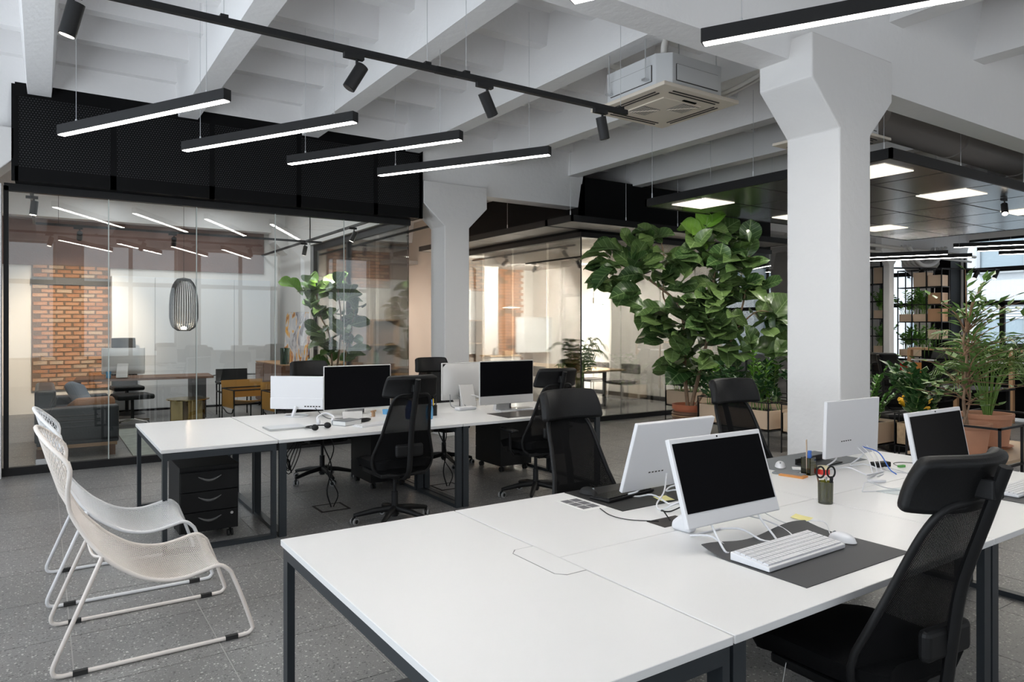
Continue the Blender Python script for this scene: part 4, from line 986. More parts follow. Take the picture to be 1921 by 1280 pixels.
wb = thing('water_bottle', 'dark blue glass water carafe seen through the mesh chair back', 'carafe', (2.84, 5.97, HT)); obj('body', MB().lathe([(.035, 0), (.04, .01), (.04, .10), (.02, .14), (.02, .17)], n=18), mat('cobalt_glass', (.02, .06, .22), .15), wb, smooth=40)
cable('white cables coiled behind the silver chin computer', [(4.02, 6.05, z + .02), (4.12, 6.12, z), (4.25, 6.08, z), (4.20, 5.98, z), (4.08, 5.99, z), (4.05, 6.08, z + .01), (4.22, 6.10, z)], .005, mat('peach_cable', (.75, .62, .52), .5))
cable('grey cable looping under the silver computer back', [(3.60, 6.58, z + .13), (3.55, 6.45, z + .02), (3.66, 6.38, z), (3.74, 6.48, z), (3.70, 6.60, z + .12)], .004, deskmat_g)
cable('white cable arching from the silver computer back', [(3.76, 6.60, z + .12), (3.90, 6.50, z + .10), (3.94, 6.40, z + .01)], .005, plastic_white)
cable('black cable hanging from the white monitor', [(2.13, 6.52, z + .09), (2.17, 6.44, z + .03), (2.22, 6.36, z), (2.36, 6.33, z)], .003, black_plastic)
on('white_router', MB().box(-.11, -.05, 0, .11, .05, .035), plastic_white, (3.62, 6.28, HT), (0, 0, .1), 'white curved router left of the silver chin computer', 'router', bev=.015, seg=3)
# floor sockets with their cable drops
for k, (x, y, lab) in enumerate(((2.12, 6.05, 'open floor socket with black cables under the rear desk, left one'), (3.36, 6.2, 'open floor socket under the rear desk, right one'))):
    t = thing('floor_socket', lab, 'floor socket', (x, y, 0), 0, 'floor sockets')
    obj('frame', MB().box(-.13, -.13, 0, .13, -.11, .004).box(-.13, .11, 0, .13, .13, .004).box(-.13, -.13, 0, -.11, .13, .004).box(.11, -.13, 0, .13, .13, .004), dark_slot, t); obj('lid', MB().box(-.11, -.11, 0, .11, .11, .002), terra, t)
    obj('cable', MB().tube(curve_pts([(.0, 0, .004), (-.03, .02, .15), (.03, .08, .35), (-.02, .15, .55), (.05, .2, .70)], 24), .006, 6).tube(curve_pts([(.02, 0, .004), (.06, .0, .12), (.0, .1, .3), (.08, .16, .5), (.0, .2, .70)], 24), .005, 6), black_plastic, t, smooth=60)
tr_ = thing('cable_net', 'bundle of black cables hanging under the left rear desk', 'cables', (1.62, 5.9, 0))
for k in range(5): obj('cable', MB().tube(curve_pts([(.02 * k, .05 * k, .70), (.03 + .02 * k, .02, .5 - .03 * k), (.10, .05, .36 + .03 * k), (.2 - .03 * k, .1, .5), (.25, .15, .70)], 20), .004, 6), black_plastic, tr_, smooth=60)
bn = thing('waste_basket', 'brown woven basket standing under the front end desk', 'basket', (1.50, 1.55, 0)); obj('wall', MB().lathe([(.13, 0), (.16, .32), (.15, .32), (.125, .01)], n=24), walnut, bn, smooth=50); obj('rim', MB().tube([(.157 * math.cos(2 * PI * i / 24), .157 * math.sin(2 * PI * i / 24), .32) for i in range(24)], .008, 6, True), oak, bn, smooth=60)
# ------------------------------------------------------------------ plants
Fv, Rv = Vector((.5553, .8316, 0)), Vector((.8316, -.5553, 0))
def at(u, v, d): return Vector((0, 0, 1.6)) + (Fv + Rv * ((u - 960.5) / 1319.5) + Vector((0, 0, (612.5 - v) / 1319.5))) * d
def leaf_mesh(name, m, nl=8, nw=4, kind='fiddle', curl=.25, fold=.18, wave=.03):
    prof = {'fiddle': lambda t: .36 * (math.sin(PI * min(1, t ** .95)) ** .5) * (.62 + .58 * t) * (1 if t < .98 else .4),
            'oval': lambda t: .24 * math.sin(PI * t ** .9) ** .8, 'blade': lambda t: .085 * math.sin(PI * t ** .7) ** .7, 'lance': lambda t: .15 * math.sin(PI * t ** .8)}[kind]
    def fn(u, v):
        s_ = 2 * u - 1; t = .0 + v; wd = max(.004, prof(min(.999, max(.001, t))))
        return (s_ * wd, t - .08 * t * t, -curl * t * t + fold * abs(s_) * wd * 2 + wave * math.sin(9 * t + 2 * s_) * abs(s_))
    g = MB().grid(fn, nw, nl); me = g.mesh(name); me.materials.append(m); me.polygons.foreach_set('use_smooth', [True] * len(me.polygons)); return me
def leaf_rot(dirv, up):
    y = dirv.normalized(); z = (up - y * up.dot(y)); z = z.normalized() if z.length > 1e-4 else y.orthogonal().normalized(); x = y.cross(z)
    return Matrix((x, y, z)).transposed()
FIG = [leaf_mesh('leaf', fig_leaf_m, curl=c, fold=f_, wave=w_) for c, f_, w_ in ((.2, .15, .03), (.4, .25, .04), (.05, .1, .03), (.55, .3, .02))]
YNG = [leaf_mesh('leaf', fig_young_m, curl=c, fold=.3) for c in (.1, -.1)]
OVAL = [leaf_mesh('leaf', dark_leaf_m, kind='oval', curl=c) for c in (.2, .4)]
def put_leaf(t, me, p, dirv, up, s_):
    o = bpy.data.objects.new('leaf', me); COL.objects.link(o); o.parent = t
    o.matrix_local = Matrix.Translation(p) @ leaf_rot(dirv, up).to_4x4() @ Matrix.Diagonal((s_, s_, s_, 1)); return o
def fig_tree(t, stems, clusters, seed, meshes=FIG, young=None, smin=.30, smax=.52, base=None):
    r_ = random.Random(seed); base = base or Vector(t.location)
    sp = []
    for pts, rad in stems:
        P = curve_pts([p - base for p in pts], 18); sp += P
        obj('stem', MB().tube(P, [rad * (1 - .5 * i / 18) for i in range(19)], 8), bark, t, smooth=60)
    for (u, v, d, ru, rv, n, yng) in clusters:
        for k in range(n):
            a = r_.uniform(0, 2 * PI); q = math.sqrt(r_.uniform(.02, 1))
            p = at(u + ru * q * math.cos(a), v + rv * q * math.sin(a), d + r_.uniform(-.28, .28)) - base
            near = min(sp, key=lambda s_: (s_ - p).length + .4 * abs(s_.z - (p.z - .05)))
            out = (p - near); out.z *= .5; out = out.normalized() if out.length > .02 else Vector((r_.uniform(-1, 1), r_.uniform(-1, 1), 0)).normalized()
            dv = (out * .9 + Vector((r_.uniform(-.5, .5), r_.uniform(-.5, .5), r_.uniform(-.15, .75)))).normalized()
            up = Vector((r_.uniform(-.4, .4), r_.uniform(-.4, .4), 1)) - Fv * r_.uniform(.3, 1.5)
            s_ = r_.uniform(smin, smax); me = r_.choice(YNG if yng else meshes)
            put_leaf(t, me, p - dv * s_ * .5, dv, up, s_)
# the big fiddle leaf fig between the rafts
bp = at(1294, 850, 10.6); bp.z = 0
pot = thing('plant_pot', 'terracotta pot in a brown woven basket on the floor under the big fiddle fig', 'plant pot', bp)
obj('basket', MB().lathe([(.21, 0), (.25, .15), (.255, .33), (.235, .33), (.22, .05)], n=28), walnut, pot, smooth=40)
for k in range(9): obj('wicker_ring', MB().tube([((.232 + .0035 * k) * math.cos(2 * PI * i / 28), (.232 + .0035 * k) * math.sin(2 * PI * i / 28), .025 + .034 * k) for i in range(28)], .014, 6, True), (walnut, oak)[k % 3 == 1], pot, smooth=60)
obj('inner_pot', MB().lathe([(.20, .06), (.235, .36), (.26, .36), (.265, .43), (.24, .43), (.22, .36)], n=28), orange_pot, pot, smooth=40)
obj('soil', MB().cyl((0, 0, .30), (0, 0, .38), .22, n=24), soil, pot)
big = thing('fiddle_leaf_fig', 'very tall many stemmed fiddle leaf fig rising between the two steel rafts', 'plant', bp + Vector((0, 0, .36)))
fig_tree(big, [([at(1290, 765, 10.6), at(1284, 690, 10.6), at(1286, 640, 10.55), at(1278, 590, 10.6), at(1262, 560, 10.6), at(1225, 530, 10.55), at(1185, 500, 10.5)], .03),
               ([at(1296, 765, 10.55), at(1312, 700, 10.5), at(1326, 640, 10.45), at(1336, 560, 10.4), at(1340, 490, 10.4), at(1332, 430, 10.4)], .03),
               ([at(1302, 765, 10.5), at(1350, 690, 10.4), at(1378, 620, 10.3), at(1396, 560, 10.3), at(1405, 480, 10.35)], .022),
               ([at(1278, 590, 10.6), at(1245, 560, 10.7), at(1248, 500, 10.7), at(1240, 450, 10.7)], .016),
               ([at(1378, 620, 10.3), at(1420, 585, 10.2), at(1460, 590, 10.1)], .014)],
    [(1140, 480, 10.5, 30, 26, 8, 0), (1165, 515, 10.4, 45, 30, 13, 0), (1195, 470, 10.5, 35, 35, 12, 0), (1222, 450, 10.6, 32, 30, 10, 0), (1225, 510, 10.5, 45, 38, 14, 0), (1170, 545, 10.3, 28, 16, 4, 0),
     (1332, 408, 10.3, 18, 10, 4, 1), (1310, 440, 10.4, 30, 16, 5, 1), (1345, 445, 10.35, 40, 22, 12, 0), (1310, 480, 10.4, 40, 24, 10, 0), (1365, 480, 10.3, 40, 26, 11, 0), (1400, 470, 10.3, 26, 34, 14, 0),
     (1320, 540, 10.3, 50, 30, 24, 0), (1385, 530, 10.2, 45, 35, 22, 0), (1300, 590, 10.4, 45, 30, 18, 0), (1350, 585, 10.2, 45, 30, 20, 0), (1225, 580, 10.5, 30, 20, 7, 0), (1240, 625, 10.5, 36, 22, 8, 0),
     (1290, 635, 10.4, 40, 26, 14, 0), (1330, 610, 10.15, 30, 20, 5, 0), (1375, 640, 10.1, 45, 34, 15, 0), (1340, 665, 10.0, 28, 14, 4, 0), (1445, 590, 10.1, 34, 34, 15, 0), (1452, 640, 10.0, 24, 26, 8, 0), (1430, 545, 10.2, 30, 22, 5, 0), (1278, 675, 10.5, 34, 24, 9, 0), (1330, 692, 10.35, 36, 20, 9, 0), (1258, 700, 10.6, 22, 18, 5, 0), (1235, 600, 10.6, 30, 22, 7, 0)], 3)

# planters: pale plywood boxes in slim black steel stands
def sprig(g, base, h, lean, n, lw, ll, r_, pair=True):
    # one glossy stalk with leaflets in two ranks
    top = base + Vector((lean[0], lean[1], h)); P = curve_pts([base, base.lerp(top, .5) + Vector((-lean[0] * .15, -lean[1] * .15, h * .08)), top], 8)
    g[0].tube(P, [.007 - .0006 * i for i in range(9)], 5)
    side = Vector((-lean[1], lean[0], 0)); side = side.normalized() if side.length > .01 else Vector((1, 0, 0))
    for k in range(n):
        t = .25 + .75 * k / max(1, n - 1); i = min(7, int(t * 8)); p = P[i].lerp(P[i + 1], t * 8 - i); tan = (P[min(8, i + 1)] - P[i]).normalized()
        for s_ in ((-1, 1) if pair else (r_.choice((-1, 1)),)):
            d = (side * s_ * .8 + tan * .6 + Vector((r_.uniform(-.3, .3), r_.uniform(-.3, .3), r_.uniform(-.1, .3)))).normalized()
            q = d.cross(Vector((r_.uniform(-.4, .4), r_.uniform(-.4, .4), 1))).normalized() * lw; L_ = ll * r_.uniform(.75, 1.15); nn = q.cross(d).normalized() * lw * .25
            g[1].add([p, p + d * L_ * .4 + q + nn, p + d * L_ * .4 - nn * .5, p + d * L_, p + d * L_ * .4 - q + nn], [(0, 1, 2), (1, 3, 2), (0, 2, 4), (2, 3, 4)])
def greens(t, x0, x1, y0, y1, z, n, h, seed, lm=zz_leaf_m, lw=.022, ll=.085, nl=8, spread=.22, stems=stalk_m):
    r_ = random.Random(seed); g = (MB(), MB())
    for k in range(n):
        b = Vector((r_.uniform(x0, x1), r_.uniform(y0, y1), z)); sprig(g, b, h * r_.uniform(.55, 1.1), (r_.uniform(-spread, spread), r_.uniform(-spread, spread)), nl, lw, ll, r_)
    a = obj('stalks', g[0], stems, t); a['kind'] = 'stuff'; b = obj('foliage', g[1], lm, t); b['kind'] = 'stuff'
def planter(x, y, wx, wy, lab, seed, plants, lab_p, zb=.26, h=.25, frame_h=.62, legs=True, box_m=plywood):
    t = thing('planter', lab, 'planter', (x, y, 0), 0, 'plywood planters')
    obj('box', MB().box(0, 0, zb, wx, .015, zb + h).box(0, wy - .015, zb, wx, wy, zb + h).box(0, 0, zb, .015, wy, zb + h).box(wx - .015, 0, zb, wx, wy, zb + h).box(0, 0, zb, wx, wy, zb + .015), box_m, t)
    obj('soil', MB().box(.016, .016, zb + .02, wx - .016, wy - .016, zb + h - .03), soil, t)
    fr = MB()
    for a, b in ((-.012, -.012), (wx, -.012), (-.012, wy), (wx, wy)): fr.box(a, b, 0, a + .012, b + .012, frame_h)
    for zz in (zb - .014, frame_h - .012): fr.box(-.012, -.012, zz, wx + .012, 0, zz + .012).box(-.012, wy, zz, wx + .012, wy + .012, zz + .012).box(-.012, 0, zz, 0, wy, zz + .012).box(wx, 0, zz, wx + .012, wy, zz + .012)
    obj('stand', fr, black_metal, t)
    p = thing('potted_greens', lab_p, 'plant', (x, y, zb + h - .03), 0, 'greens in the plywood planters')
    plants(p, wx, wy, seed); return t
def zz(p, wx, wy, s_): greens(p, .05, wx - .05, .05, wy - .05, 0, 26, .62, s_, nl=10)
def mix(p, wx, wy, s_):
    greens(p, .05, wx - .05, .05, wy - .05, 0, 22, .55, s_, dark_leaf_m, .05, .15, 6, .28)
    greens(p, .05, wx - .05, .05, wy - .05, 0, 10, .70, s_ + 9, bright_leaf_m, .025, .10, 9, .2)
planter(7.72, 5.66, .48, 1.15, 'pale plywood planter in black stand left of the big column, third chair in front', 21, mix, 'mixed dark and bright leafy greens in the planter left of the big column')
planter(7.78, 4.30, .48, 1.20, 'pale plywood planter right behind the big column', 22, zz, 'glossy greens in the planter behind the big column')
planter(8.55, 5.7, .48, 1.2, 'plywood planter in the second row behind the column', 26, mix, 'leafy greens in the second row planter behind the column')
planter(8.90, 7.95, .48, .62, 'small plywood planter beside the woven basket', 23, lambda p, wx, wy, s_: greens(p, .05, wx - .05, .05, wy - .05, 0, 20, .50, s_, dark_leaf_m, .05, .14, 6, .25), 'dark leafy greens in the small planter beside the woven basket')
osb = mat('chipboard', (.50, .36, .22), .7, var=.45, vscale=22)
planter(8.05, 3.92, .34, .30, 'flaky chipboard planter box right of the big column', 24, lambda p, wx, wy, s_: greens(p, .04, wx - .04, .04, wy - .04, 0, 20, .62, s_, dark_leaf_m, .045, .13, 7, .34), 'dark broad leaves in the chipboard planter right of the column', box_m=osb)
bn = thing('banana_bunch', 'big bunch of ripe bananas lying among the dark leaves right of the column', 'bananas', at(1718, 748, 9.0))
for k in range(9):
    a = -.9 + .22 * k; c = [(.30 * (i / 8 - .5) * 1.3, .05 * math.sin(k * 2.4), -.06 * math.cos(PI * (i / 8 - .5)) + .016 * k - .07) for i in range(9)]
    obj('banana', MB().tube(c, [.012 + .028 * math.sin(PI * (.1 + .8 * i / 8)) for i in range(9)], 7), banana, bn, rot=(.3 * math.sin(k), .25 * math.cos(k * 1.7), .25 * (k % 3 - 1) - .4), smooth=60)
q = at(1718, 775, 9.1); lowc = thing('low_cabinet', 'low black cabinet under the bananas right of the column', 'cabinet', (q.x, q.y, 0), -.6)
obj('body', MB().box(-.45, -.2, .05, .45, .25, q.z - .03), black_clad, lowc); obj('top', MB().box(-.46, -.21, q.z - .03, .46, .26, q.z), black_metal, lowc); obj('plinth', MB().box(-.4, -.15, 0, .4, .2, .05), black_clad, lowc)
# terracotta pots on the pallet shelf at the right
sh = thing('plant_shelf', 'low black steel stand with pale wooden shelf under the terracotta pots', 'shelf', (7.62, 3.02, 0))
obj('board', MB().box(0, 0, .25, 1.7, .85, .28), board_wood, sh)
fr = MB()
for a in (0, .5, 1.1, 1.69):
    for b in (-.02, .85): fr.box(a, b, 0, a + .022, b + .022, .62)
for zz_ in (.22, .60): fr.box(0, -.02, zz_, 1.71, .002, zz_ + .02).box(0, .85, zz_, 1.71, .872, zz_ + .02).box(0, 0, zz_, .02, .85, zz_ + .02).box(1.69, 0, zz_, 1.71, .85, zz_ + .02)
obj('frame', fr, black_metal, sh)
def tpot(x, y, z, r, h, lab):
    t = thing('plant_pot', lab, 'plant pot', (x, y, z), 0, 'terracotta pots')
    obj('pot', MB().lathe([(r * .78, .03), (r * .92, h - .05), (r, h - .05), (r * 1.02, h), (r * .92, h), (r * .86, h - .06)], n=32), terracotta, t, smooth=40)
    obj('saucer', MB().lathe([(r * .8, 0), (r * .98, .03), (r * .95, .03), (r * .78, .01)], n=32), terracotta, t, smooth=40)
    obj('soil', MB().cyl((0, 0, h - .12), (0, 0, h - .05), r * .86, n=24), soil, t); return t
tpot(7.86, 3.40, .28, .22, .34, 'terracotta pot with a saucer nearest the dark computer screen')
tpot(8.62, 3.52, .28, .245, .37, 'wide rimmed terracotta pot behind black posts at the right')
wf = thing('weeping_fig', 'airy weeping fig with twisted brown trunk in the nearer terracotta pot', 'plant', (7.86, 3.40, .54))
obj('trunk', MB().tube(curve_pts([(0, 0, 0), (-.03, .02, .3), (.03, 0, .6), (0, .03, .9), (.02, 0, 1.1)], 18), .012, 8).tube(curve_pts([(.05, 0, 0), (.02, .03, .3), (-.03, 0, .6), (.03, 0, .9)], 14), .010, 8).tube(curve_pts([(-.05, .02, 0), (.03, -.02, .35), (-.02, .03, .7)], 12), .009, 7), bark, wf, smooth=60)
r_ = random.Random(5); g = (MB(), MB())
for k in range(46):
    b = Vector((r_.uniform(-.04, .04), r_.uniform(-.04, .04), r_.uniform(.25, 1.05))); a = r_.uniform(0, 2 * PI); o_ = r_.uniform(.25, .62)
    sprig(g, b, r_.uniform(-.05, .38), (o_ * math.cos(a), o_ * math.sin(a)), 6, .030, .13, r_, False)
for k in range(11): sprig(g, Vector((0, 0, 1.0)), r_.uniform(.2, .66), (r_.uniform(-.2, .6), r_.uniform(-.5, .2)), 7, .030, .14, r_, False)
a = obj('twigs', g[0], twig, wf); a['kind'] = 'stuff'; b = obj('foliage', g[1], ficus_leaf_m, wf); b['kind'] = 'stuff'
def palm(name, lab, loc, n, h, reach, lm, seed, nl=16, lw=.012, ll=.24, smaterial=stalk_m, updown=.75):
    t = thing(name, lab, 'plant', loc); r_ = random.Random(seed)
    for k in range(n):
        a = 2 * PI * k / n + r_.uniform(-.3, .3); R_ = reach * r_.uniform(.4, 1); hh = h * r_.uniform(.6, 1.05); c, s_ = math.cos(a), math.sin(a)
        P = curve_pts([(0.02 * c, .02 * s_, 0), (R_ * .25 * c, R_ * .25 * s_, hh * .7), (R_ * .6 * c, R_ * .6 * s_, hh), (R_ * c, R_ * s_, hh * updown)], 20)
        f_ = MB().tube(P, [.008 - .0003 * i for i in range(21)], 5); m = len(f_.f)
        for i in range(nl):
            q = .35 + .65 * i / nl; j = min(19, int(q * 20)); p = P[j]; tan = (P[j + 1] - P[j]).normalized(); sd = tan.cross(Vector((0, 0, 1))).normalized()
            for e in (-1, 1):
                d = (sd * e * .75 + tan * .65 - Vector((0, 0, .25))).normalized(); L_ = ll * (1 - .5 * abs(q - .55)); wv = tan * lw
                f_.add([p, p + d * L_ * .5 + wv, p + d * L_ - Vector((0, 0, .04)), p + d * L_ * .5 - wv], [(0, 1, 2, 3)])
        me = f_.mesh('frond'); me.materials.append(smaterial); me.materials.append(lm)
        me.polygons.foreach_set('material_index', [0] * m + [1] * (len(f_.f) - m)); obj('frond', me, None, t)
    return t
palm('areca_palm', 'young areca palm with yellow green stalks in the wide terracotta pot', (8.62, 3.52, .58), 18, .95, .75, palm_leaf_m, 11, 16, .011, .26)

# ------------------------------------------------------------------ inside the left office
x0, y0 = 3.72, 10.55
op = thing('plant_pot', 'grey planter of the fiddle fig inside the left office', 'plant pot', (x0, y0, 0)); obj('pot', MB().lathe([(.17, 0), (.23, .45), (.21, .45), (.18, .05)], n=24), deskmat_g, op, smooth=40); obj('soil', MB().cyl((0, 0, .36), (0, 0, .42), .20, n=20), soil, op)
of = thing('fiddle_leaf_fig', 'fiddle leaf fig with two pale lit leaves behind the left office glass', 'plant', (x0, y0, .40))
fig_tree(of, [([Vector((x0, y0, .4)), at(636, 660, 10.8), at(640, 600, 10.8), at(632, 530, 10.8)], .02), ([Vector((x0, y0, .4)), at(620, 640, 10.7), at(600, 590, 10.7), at(592, 540, 10.7)], .016), ([Vector((x0, y0, .4)), at(655, 640, 10.8), at(665, 580, 10.8)], .014)],
    [(588, 528, 10.6, 18, 16, 4, 1), (555, 535, 10.6, 20, 8, 2, 1), (592, 560, 10.7, 30, 20, 8, 0), (628, 535, 10.8, 26, 22, 9, 0), (640, 580, 10.8, 34, 26, 11, 0), (600, 600, 10.7, 30, 22, 7, 0), (662, 560, 10.8, 20, 26, 6, 0),
     (655, 615, 10.8, 30, 24, 8, 0), (608, 640, 10.7, 32, 20, 7, 0), (650, 650, 10.8, 34, 22, 8, 0), (620, 672, 10.8, 40, 10, 5, 0)], 8, smin=.24, smax=.36)
# sideboard with painting and vases
sb = thing('sideboard', 'walnut sideboard under the painting in the left office', 'sideboard', (3.62, 12.9, 0))
obj('body', MB().box(0, 0, .12, .62, 1.9, .88), walnut, sb); obj('top', MB().box(-.01, -.01, .88, .63, 1.91, .90), oak, sb)
for k in range(3): obj('door', MB().box(-.018, .02 + .63 * k, .14, 0, .62 + .63 * k, .86), walnut, sb)
for a, b in ((.05, .06), (.55, .06), (.05, 1.84), (.55, 1.84)): obj('leg', MB().cyl((a, b, 0), (a, b, .12), .018, n=8), black_metal, sb)
pt = thing('painting', 'abstract canvas with yellow and black brush strokes leaning on the sideboard', 'painting', (4.12, 13.75, .90), -1.12)
pm_ = mat('abstract_paint', (.7, .68, .66), .6); N, L, B = nodes(pm_); tc = N.new('ShaderNodeTexCoord'); mp = N.new('ShaderNodeMapping'); mp.inputs['Scale'].default_value = (3.2, 1, 1.2); nz = N.new('ShaderNodeTexNoise'); nz.inputs['Scale'].default_value = 1.7; nz.inputs['Detail'].default_value = 3; nz.inputs['Distortion'].default_value = 1.6
L.new(tc.outputs['Object'], mp.inputs[0]); L.new(mp.outputs[0], nz.inputs['Vector']); L.new(ramp(N, L, nz.outputs['Fac'], [(.34, (.12, .11, .13)), (.44, (.42, .43, .47)), (.52, (.50, .50, .52)), (.56, (.62, .33, .05)), (.63, (.30, .10, .04)), (.70, (.45, .50, .62))]), B.inputs['Base Color'])
for nd in N:
    if nd.type == 'VALTORGB': nd.color_ramp.interpolation = 'EASE'
obj('canvas', MB().box(-.36, 0, 0, .30, .03, .98, Matrix.Rotation(-.08, 4, 'X')), pm_, pt); obj('edge', MB().box(-.37, .031, 0, .31, .05, .985, Matrix.Rotation(-.08, 4, 'X')), black_metal, pt)
vz = thing('vase', 'green glass cylinder vase on the walnut sideboard', 'vase', (3.72, 13.12, .90)); obj('wall', MB().lathe([(.085, 0), (.085, .30), (.078, .30), (.078, .01)], n=24), green_glass, vz, smooth=40)
bw = thing('bowl', 'small bronze bowl beside the green vase', 'bowl', (3.90, 13.02, .90)); obj('dish', MB().lathe([(.03, 0), (.075, .04), (.07, .04), (.03, .01)], n=20), walnut, bw, smooth=40)
# cage pendant lamp
cg = thing('pendant_lamp', 'tall graphite wire cage pendant lamp glowing at its base in the left office', 'pendant lamp', (1.84, 12.0, 1.53))
def cage(z):
    K = [(0, .085), (.03, .14), (.08, .18), (.2, .205), (.4, .205), (.55, .195), (.68, .17), (.75, .14), (.80, .10)]
    for (a, b), (c, d) in zip(K, K[1:]):
        if z <= c + 1e-6: return b + (d - b) * (z - a) / (c - a)
    return .10
for k in range(36):
    a = 2 * PI * k / 36; obj('wire', MB().tube([(cage(.80 * i / 16) * math.cos(a), cage(.80 * i / 16) * math.sin(a), .80 * i / 16) for i in range(17)], .0055, 4), cage_m, cg)
obj('cap', MB().lathe([(.11, .78), (.10, .81), (.02, .83)], n=20), cage_m, cg, smooth=40); obj('base', MB().lathe([(.08, .0), (.09, .015), (.02, .02)], n=20), cage_m, cg, smooth=40)
obj('bulb', MB().sph((0, 0, .04), .045, .045, .03), lens_on, cg, smooth=60); obj('cord', MB().cyl((0, 0, .83), (0, 0, 3.15), .003, n=5), black_metal, cg)
pl = bpy.data.lights.new('bulb_light', 'POINT'); pl.energy = 8; pl.color = (1, .75, .5); pl.shadow_soft_size = 0; o = bpy.data.objects.new('bulb_light', pl); COL.objects.link(o); o.parent = cg; o.location = (0, 0, .1)
# executive desk, computer, chair
ek = thing('executive_desk', 'long dark executive desk standing on slab legs in the left office', 'desk', (.42, 13.4, 0), -.08)
obj('top', MB().box(0, 0, .69, 2.1, .85, .73), walnut, ek, bev=.004); obj('leg', MB().box(0, .02, 0, .07, .83, .69), deskmat, ek); obj('leg', MB().box(1.75, .02, 0, 1.98, .83, .69), deskmat, ek)
im = pedestal_monitor(1.14, 13.52, PI - .30, 'large silver computer seen from behind on the dark executive desk', .66, .44, .80, silver, .08); im.location.z = .735
o = im['group']; del im['group']
tag(obj('tumbler', MB().lathe([(.035, 0), (.04, .11), (.036, .11), (.032, .005)], n=18), light_blue, loc=(.92, 13.55, .732), smooth=40), 'teal tumbler on the executive desk left of the silver computer', 'cup')
ec = thing('executive_chair', 'slim black executive chair with chrome star base at the dark desk', 'chair', (1.20, 12.75, 0), .15)
obj('seat', MB().box(-.27, -.26, .44, .27, .26, .52), black_leather, ec, bev=.03, seg=3); obj('column', MB().cyl((0, 0, .1), (0, 0, .44), .025, n=12), black_metal, ec, smooth=40)
for k in range(4): a = PI / 2 * k + .5; lg = obj('base_arm', MB().bar((0, 0, .12), (.32 * math.cos(a), .32 * math.sin(a), .075), .035, .02), chrome, ec); obj('caster', MB().cyl((.31 * math.cos(a) - .012, .31 * math.sin(a), .028), (.31 * math.cos(a) + .012, .31 * math.sin(a), .028), .028, n=14), black_plastic, lg)
e2 = thing('executive_chair', 'high backed dark chair rising behind the silver computer', 'chair', (1.28, 14.55, 0), PI + .1)
obj('back', MB().grid(lambda u, v: (.22 * (2 * u - 1) * (1 - .1 * v), -.24 - .06 * (2 * u - 1) ** 2 * -1 - .12 * v, .5 + .88 * v), 8, 8, .05), black_leather, e2, smooth=60); obj('seat', MB().box(-.25, -.25, .44, .25, .25, .52), black_leather, e2, bev=.03, seg=3); obj('column', MB().cyl((0, 0, .0), (0, 0, .44), .03, n=12).cyl((0, 0, 0), (0, 0, .05), .3, .05, n=20), black_metal, e2, smooth=40)
# sofa, cushions, rug, brass table
so_ = thing('sofa', 'low black leather sofa with reddish wooden feet behind the glass at left', 'sofa', (-.08, 10.05, 0))
obj('base', MB().box(.02, .02, .16, .88, 1.9, .36), dark_leather, so_, bev=.02); obj('arm', MB().box(0, 0, .20, .88, .20, .62), dark_leather, so_, bev=.03, seg=3); obj('arm', MB().box(0, 1.72, .20, .88, 1.92, .62), dark_leather, so_, bev=.03, seg=3)
obj('back', MB().box(0, .2, .3, .22, 1.72, .82), dark_leather, so_, bev=.04, seg=3); obj('seat_cushion', MB().box(.2, .21, .34, .88, .96, .50), dark_leather, so_, bev=.04, seg=3); obj('seat_cushion', MB().box(.2, .97, .34, .88, 1.71, .50), dark_leather, so_, bev=.04, seg=3)
obj('plinth', MB().box(.03, .03, .12, .86, 1.88, .165), oak, so_)
for a, b in ((.06, .06), (.80, .06), (.06, 1.84), (.80, 1.84)): obj('foot', MB().box(a - .04, b - .04, 0, a + .04, b + .04, .13), walnut, so_)
tag(obj('cushion', MB().box(-.22, -.07, -.22, .22, .07, .22), grey_cushion, loc=(.42, 10.75, .66), rot=(-.5, .2, 1.2), bev=.06, seg=4), 'grey blue cushion leaning on the black sofa back', 'cushion')
tag(obj('cushion', MB().box(-.24, -.08, -.18, .24, .08, .18), tan_cushion, loc=(.52, 10.5, .585), rot=(1.25, 0, .3), bev=.06, seg=4), 'tan cushion lying flat on the black sofa seat', 'cushion')
rug_m = mat('rug_pile', (.36, .38, .34), .95, var=.35, vscale=9, bump=.4, bscale=80)
tag(obj('rug', MB().box(.93, 9.75, 0, 3.0, 12.4, .012), rug_m), 'mottled pale green grey rug beside the black sofa', 'rug')
bt = thing('brass_table', 'round brass table on curved plate legs in the left office', 'table', (2.02, 12.75, 0))
obj('top', MB().cyl((0, 0, .385), (0, 0, .40), .33, n=32), brass, bt, smooth=40)
for k in range(5):
    a = 2 * PI * k / 5; obj('leg', MB().grid(lambda u, v, a=a: ((.12 + .15 * abs(2 * u - 1) ** 2) * math.cos(a + (u - .5) * .9), (.12 + .15 * abs(2 * u - 1) ** 2) * math.sin(a + (u - .5) * .9), .385 * v), 8, 2, .008), brass, bt, smooth=60)
